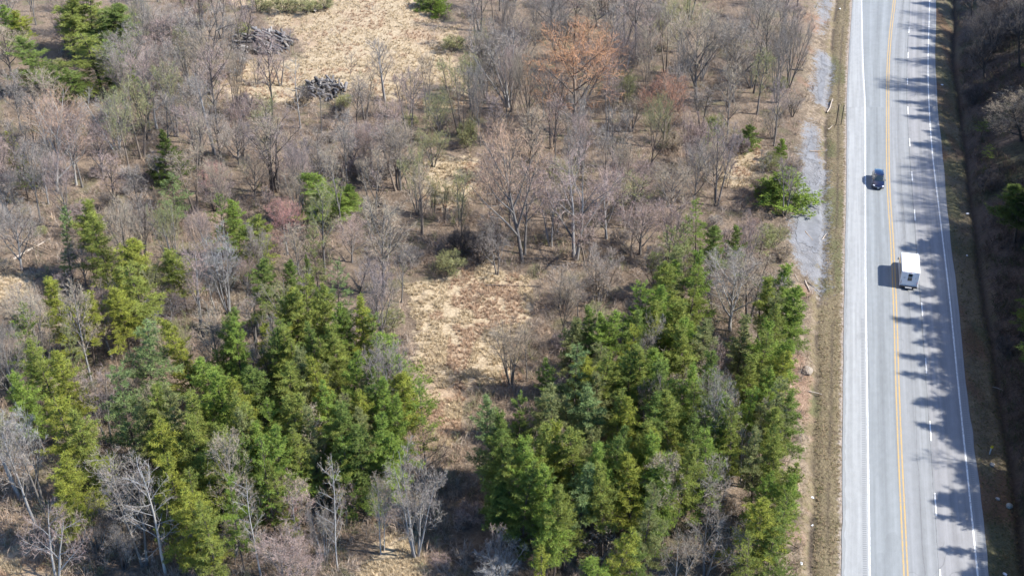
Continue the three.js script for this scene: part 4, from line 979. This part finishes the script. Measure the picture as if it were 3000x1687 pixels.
  lie('fallen_branch', 'thin pale stick left of the bright white branch', 'branch', 2001, 692, 2011, 707, 0.06, WOODPALE, 0.1);
  lie('fallen_branch', 'small white stick at the lower end of the gravel bank', 'branch', 2056, 743, 2067, 739, 0.06, WOODPALE, 0.1);
  lie('fallen_branch', 'bleached branch near the ditch below the pale boulder', 'branch', 2036, 978, 2071, 985, 0.08, WOODPALE, 0.2);
  lie('fallen_branch', 'tan stick on leaf litter near the bottom of the verge', 'branch', 1989, 1363, 2011, 1374, 0.06, WOODTAN, 0.2);
  lie('fallen_branch', 'pale crooked branch on the dark bank beyond the ditch', 'branch', 2502, 964, 2531, 970, 0.06, WOOD[1], 0.5);
  lie('fallen_branch', 'grey branch in the shaded near left woods', 'branch', 232, 1416, 300, 1372, 0.1, WOOD[0], 0.3);
  const stone = (name, label, cat, x, y, s, mat, seed) => { const p = at(x, y), o = mesh(name, stoneGeo(seed, s), mat); o.position.set(p.x, height(p.x, p.z) + s * 0.3, p.z); o.rotation.y = seed; tag(o, label, cat); return o; };
  const ROCK = std([0.27, 0.225, 0.175]), RPALE = std([0.36, 0.335, 0.31]), LIT = std([0.75, 0.75, 0.75], 0.6), RDARK = std([0.2, 0.2, 0.2]);
  stone('boulder', 'large pale boulder casting a black shadow beside the right pine stand', 'boulder', 2031, 930, 0.72, ROCK, 1);
  stone('stone', 'white stone just below the larger log heap', 'stone', 612, 165, 0.7, RPALE, 2);
  stone('stone', 'long white stone left below the larger log heap', 'stone', 588, 191, 0.75, RPALE, 3);
  stone('stone', 'grey-white stone farthest left of the larger log heap', 'stone', 558, 180, 0.55, RPALE, 4);
  stone('stone', 'yellowish stump-like rock in the near left woods', 'stone', 163, 1397, 0.5, std([0.42, 0.33, 0.16]), 5);
  stone('stone', 'flat grey stone in the ditch near the bottom right', 'stone', 2544, 1267, 0.35, std([0.3, 0.31, 0.28]), 6);
  stone('stone', 'pale stone beside the ditch above the flat grey stone', 'stone', 2514, 1250, 0.24, RPALE, 7);
  stone('stone', 'small grey stone on the verge just below the yellow marker', 'stone', 2499, 1165, 0.3, RDARK, 8);
  const scrap = (label, x, y, s, seed) => { const o = stone('litter', label, 'litter', x, y, s, LIT, seed); o.scale.set(1, 0.5, 0.7); };
  scrap('white scrap of litter on the far left verge', 2115, 17, 0.25, 11); scrap('white scrap of litter on the far right verge', 2372, 212, 0.25, 12); scrap('largest white scrap of litter in the right ditch', 2438, 531, 0.3, 13);
  scrap('tiny white scrap in the right ditch beside the van', 2436, 637, 0.16, 14); scrap('white scrap on the left verge under the lowest roadside pines', 2047, 1239, 0.2, 15); scrap('white scrap at the lower edge of the roadside pines', 2048, 1308, 0.18, 16);
  scrap('white scrap nearest the bottom of the left verge', 2018, 1412, 0.22, 17); scrap('white scrap nearest the bottom of the right verge', 2532, 1440, 0.24, 18);
}
// ---------------------------------------------------------------- signs
{
  const a = at(2105, 311), g = group('road_sign', V3(a.x + 0.4, height(a.x, a.z), a.z), -0.2); tag(g, 'pair of thin dark sign posts standing on the left verge', 'road sign'); const steel = std([0.05, 0.05, 0.05], 0.5, { metalness: 0.4 });
  for (const s of [-0.42, 0.42]) { const m = mesh('post', new RoundedBoxGeometry(0.13, 4.0, 0.13, 2, 0.015), steel, g); m.position.set(s, 1.9, 0); }
  const b = at(2493, 1137), k = group('marker_post', V3(b.x, height(b.x, b.z), b.z), 0.1); tag(k, 'small yellow diamond marker on a white stub post on the right verge', 'marker post');
  const post = mesh('post', new THREE.CylinderGeometry(0.07, 0.07, 1.1, 10), std([0.7, 0.7, 0.68], 0.6), k); post.position.y = 0.45;
  const d = mesh('plate', new RoundedBoxGeometry(0.33, 0.33, 0.03, 2, 0.012), std([0.75, 0.5, 0.03], 0.5), k); d.rotation.set(-0.45, 0, Math.PI / 4, 'YXZ'); d.position.set(0, 1.15, 0.09);
}
// ---------------------------------------------------------------- vehicles
function heading(f, row) { const a = at(f(row + 20), row + 20), b = at(f(row - 20), row - 20); return Math.atan2(b.x - a.x, -(b.z - a.z)); }
function loft(sections) {                    // sections: [z, [[x, y] ... half outline from bottom centre up to top centre]]; mirrored and skinned
  const p = [], idx = []; const n = sections[0][1].length, m = 2 * n - 2;
  for (const [z, half] of sections) { const ring = [...half, ...half.slice(1, -1).reverse().map(([x, y]) => [-x, y])]; for (const [x, y] of ring) p.push(x, y, z); }
  for (let s = 0; s < sections.length - 1; s++) for (let k = 0; k < m; k++) { const a = s * m + k, b = s * m + (k + 1) % m; idx.push(a, b, a + m, b, b + m, a + m); }
  for (const s of [0, sections.length - 1]) { const c = p.length / 3, z = sections[s][0]; let y = 0; for (const [, q] of sections[s][1]) y += q / n; p.push(0, y, z); for (let k = 0; k < m; k++) { const a = s * m + k, b = s * m + (k + 1) % m; s ? idx.push(a, b, c) : idx.push(b, a, c); } }
  const g = new THREE.BufferGeometry(); g.setAttribute('position', new THREE.Float32BufferAttribute(p, 3)); g.setIndex(idx); g.computeVertexNormals(); return g;
}
const RUBBER = std([0.02, 0.02, 0.022], 0.85), RIM = std([0.4, 0.4, 0.42], 0.35, { metalness: 0.8 }), GLASS = new THREE.MeshPhysicalMaterial({ color: new THREE.Color().setRGB(0.02, 0.03, 0.035), roughness: 0.05, clearcoat: 1 }), CHROME = std([0.7, 0.7, 0.72], 0.15, { metalness: 1 }), BLACK = std([0.015, 0.015, 0.018], 0.5), LAMPR = std([0.4, 0.02, 0.02], 0.3), LAMPW = new THREE.MeshPhysicalMaterial({ color: new THREE.Color().setRGB(0.85, 0.87, 0.9), roughness: 0.12, clearcoat: 1 });
function wheel(parent, x, z, r, w) { const t = mesh('wheel', new THREE.TorusGeometry(r - 0.09, 0.1, 10, 24), RUBBER, parent); t.scale.z = w / 0.2; t.rotation.y = Math.PI / 2; t.position.set(x, r, z); const m = mesh('rim', new THREE.CylinderGeometry(r - 0.12, r - 0.12, 0.16, 20), RIM, t); m.rotation.x = Math.PI / 2; }
const box = (name, w, h, d, x, y, z, mat, parent, rad = 0.03) => { const m = mesh(name, new RoundedBoxGeometry(w, h, d, 3, Math.min(rad, w / 2.1, h / 2.1, d / 2.1)), mat, parent); m.position.set(x, y, z); return m; };
{ // dark blue estate car driving towards the camera: front at +z
  const row = 461, p = at(2209, row), g = group('car', V3(p.x, 0.006, p.z), -heading(YL, row)); tag(g, 'dark navy blue car driving in the lane left of the yellow lines', 'car');
  const paint = new THREE.MeshPhysicalMaterial({ color: new THREE.Color().setRGB(0.008, 0.01, 0.032), roughness: 0.28, clearcoat: 1, clearcoatRoughness: 0.06 });
  const H = (w, y0, y1, yb) => [[0, y0], [w * 0.88, y0], [w, y0 + 0.14], [w * 1.0, (y0 + yb) / 2 + 0.1], [w * 0.965, yb], [w * 0.8, y1 - 0.03], [w * 0.5, y1], [0, y1 + 0.015]];
  mesh('body', loft([[-2.33, H(0.66, 0.42, 0.93, 0.85)], [-2.24, H(0.84, 0.3, 1.02, 0.94)], [-1.9, H(0.91, 0.26, 1.06, 1.0)], [-0.9, H(0.93, 0.25, 1.06, 1.0)], [0.5, H(0.93, 0.25, 1.05, 0.98)], [1.0, H(0.93, 0.25, 1.04, 0.95)], [1.6, H(0.91, 0.26, 0.97, 0.86)], [2.0, H(0.86, 0.28, 0.86, 0.76)], [2.25, H(0.74, 0.34, 0.74, 0.66)], [2.34, H(0.58, 0.42, 0.64, 0.58)]]), paint, g);
  const C = (w, wt, y0, y1) => [[0, y0], [w * 0.9, y0], [w, y0 + 0.02], [lerp(w, wt, 0.5), (y0 + y1) / 2], [wt, y1 - 0.06], [wt * 0.9, y1 - 0.01], [wt * 0.5, y1 + 0.015], [0, y1 + 0.02]];
  mesh('window_band', loft([[-2.12, C(0.72, 0.6, 0.96, 1.12)], [-1.85, C(0.85, 0.66, 0.98, 1.5)], [-1.2, C(0.87, 0.69, 0.98, 1.6)], [-0.2, C(0.87, 0.7, 0.98, 1.63)], [0.3, C(0.86, 0.68, 0.98, 1.58)], [0.75, C(0.84, 0.68, 0.98, 1.3)], [1.15, C(0.8, 0.7, 0.98, 1.03)]]), GLASS, g);
  mesh('roof', loft([[-1.86, C(0.67, 0.62, 1.46, 1.54)], [-1.2, C(0.71, 0.66, 1.55, 1.64)], [-0.2, C(0.72, 0.67, 1.57, 1.67)], [0.3, C(0.7, 0.65, 1.53, 1.61)]]), paint, g);
  for (const s of [-1, 1]) {
    box('roof_rail', 0.045, 0.05, 1.9, s * 0.63, 1.69, -0.75, CHROME, g); box('pillar', 0.06, 0.06, 0.92, s * 0.68, 1.3, 0.72, paint, g).rotation.x = 0.6; box('side_pillar', 0.03, 0.5, 0.09, s * 0.805, 1.27, -0.5, paint, g).rotation.z = s * 0.3;
    box('mirror', 0.2, 0.14, 0.12, s * 1.02, 1.06, 0.72, paint, g, 0.05); box('headlight', 0.34, 0.13, 0.3, s * 0.66, 0.72, 2.07, LAMPW, g, 0.06).rotation.y = s * 0.45; box('sill_trim', 0.03, 0.05, 2.6, s * 0.93, 0.36, 0, CHROME, g); box('fog_lamp', 0.16, 0.08, 0.06, s * 0.6, 0.45, 2.27, LAMPW, g, 0.03); box('taillight', 0.2, 0.2, 0.1, s * 0.72, 0.9, -2.2, LAMPR, g);
    for (const z of [-1.42, 1.42]) wheel(g, s * 0.82, z, 0.35, 0.24);
  }
  for (const s of [-1, 1]) box('grille_bar', 0.58, 0.04, 0.05, s * 0.27, 0.63, 2.335, CHROME, g).rotation.y = s * 0.12;
  box('grille', 0.9, 0.14, 0.05, 0, 0.54, 2.335, BLACK, g); box('number_plate', 0.32, 0.15, 0.02, 0, 0.42, 2.365, std([0.7, 0.7, 0.72]), g, 0.01);
}
{ // white box-bodied van driving away: rear at +z
  const row = 700, b = at(2285, 726), hd = heading(YL, row), g = group('van', V3(b.x, 0.006, b.z), -hd); tag(g, 'white boxy van driving away right of the yellow lines', 'van');
  const white = new THREE.MeshPhysicalMaterial({ color: new THREE.Color().setRGB(0.8, 0.81, 0.82), roughness: 0.35, clearcoat: 0.6 }), grey = std([0.3, 0.31, 0.33], 0.5);
  const L = 5.2, W = 2.42;
  { const s = new THREE.Shape(), z0 = 0, z1 = L, y0 = 0.5, y1 = 2.72; s.moveTo(z0, y0); s.lineTo(z1, y0); s.lineTo(z1, 1.7); s.quadraticCurveTo(z1 + 0.12, 2.2, z1 - 0.15, 2.52); s.quadraticCurveTo(z1 - 0.4, y1 - 0.02, z1 - 0.9, y1); s.lineTo(z0 + 0.1, y1); s.quadraticCurveTo(z0, y1, z0, y1 - 0.1); s.closePath();
    const e = new THREE.ExtrudeGeometry(s, { depth: W - 0.16, bevelEnabled: true, bevelSize: 0.08, bevelThickness: 0.08, bevelSegments: 4, curveSegments: 8 }); e.translate(0, 0, -(W - 0.16) / 2); e.rotateY(Math.PI / 2); mesh('box_body', e, white, g); }
  mesh('hood', loft([[-L + 0.1, [[0, 0.5], [0.95, 0.5], [1.0, 0.7], [1.0, 1.15], [0.9, 1.35], [0.6, 1.42], [0, 1.45]]], [-L - 0.5, [[0, 0.48], [0.93, 0.48], [0.98, 0.7], [0.97, 1.05], [0.86, 1.24], [0.6, 1.3], [0, 1.33]]], [-L - 1.05, [[0, 0.48], [0.86, 0.48], [0.92, 0.65], [0.9, 0.95], [0.8, 1.08], [0.55, 1.13], [0, 1.15]]], [-L - 1.25, [[0, 0.52], [0.72, 0.52], [0.78, 0.62], [0.76, 0.85], [0.68, 0.95], [0.5, 0.98], [0, 1.0]]]]), white, g);
  box('windshield', 2.0, 0.85, 0.06, 0, 1.75, -L - 0.12, GLASS, g).rotation.x = 0.12;
  const z = 0.085; box('rear_door', 0.98, 1.85, 0.03, 0, 1.6, z + 0.008, white, g, 0.012);
  box('rear_window', 0.56, 0.52, 0.03, 0, 2.22, z + 0.035, GLASS, g, 0.08); box('rear_window', 0.56, 0.52, 0.03, 0, 1.62, z + 0.035, GLASS, g, 0.08);
  for (const s of [-1, 1]) { box('marker_light', 0.1, 0.06, 0.04, s * 0.85, 2.66, z + 0.01, LAMPR, g); for (const y of [1.25, 1.05, 0.85]) box('taillight', 0.1, 0.13, 0.04, s * 1.06, y, z + 0.015, y === 1.05 ? LAMPR : grey, g, 0.04);
    box('mirror_arm', 0.25, 0.04, 0.04, s * 1.3, 1.6, -L + 0.35, BLACK, g); box('mirror', 0.1, 0.36, 0.22, s * 1.42, 1.65, -L + 0.35, BLACK, g, 0.04); box('headlight', 0.3, 0.2, 0.12, s * 0.68, 0.8, -L - 1.15, LAMPW, g, 0.05);
    box('cab_window', 0.03, 0.6, 0.9, s * 1.215, 1.75, -L + 0.6, GLASS, g, 0.012); for (const q of [-3.3, -2.2, -1.1]) box('side_window', 0.03, 0.55, 0.8, s * 1.215, 1.95, q, GLASS, g, 0.012); box('side_stripe', 0.016, 0.16, L - 0.3, s * 1.215, 1.3, -L / 2, grey, g, 0.007); box('skirt', 0.04, 0.12, L - 0.2, s * 1.18, 0.43, -L / 2, BLACK, g);
    wheel(g, s * 1.0, -1.25, 0.4, 0.34); wheel(g, s * 1.0, -L - 0.15, 0.4, 0.28); }
  box('marker_light', 0.16, 0.06, 0.04, 0, 2.64, z + 0.01, LAMPR, g); box('badge', 0.3, 0.05, 0.012, -0.72, 1.83, z + 0.012, grey, g, 0.005); box('badge', 0.22, 0.04, 0.012, -0.74, 1.73, z + 0.012, grey, g, 0.005); box('badge', 0.12, 0.12, 0.012, 0.75, 1.83, z + 0.012, grey, g, 0.005);
  box('bumper', 2.3, 0.2, 0.22, 0, 0.42, z + 0.12, BLACK, g, 0.04); box('step', 0.9, 0.05, 0.3, 0, 0.42, z + 0.33, grey, g, 0.02); box('number_plate', 0.32, 0.15, 0.02, 0, 0.62, z + 0.03, std([0.65, 0.65, 0.68]), g, 0.008); box('chassis', 1.9, 0.2, L + 0.6, 0, 0.42, -L / 2 - 0.3, BLACK, g);
}
renderer.render(scene, camera);
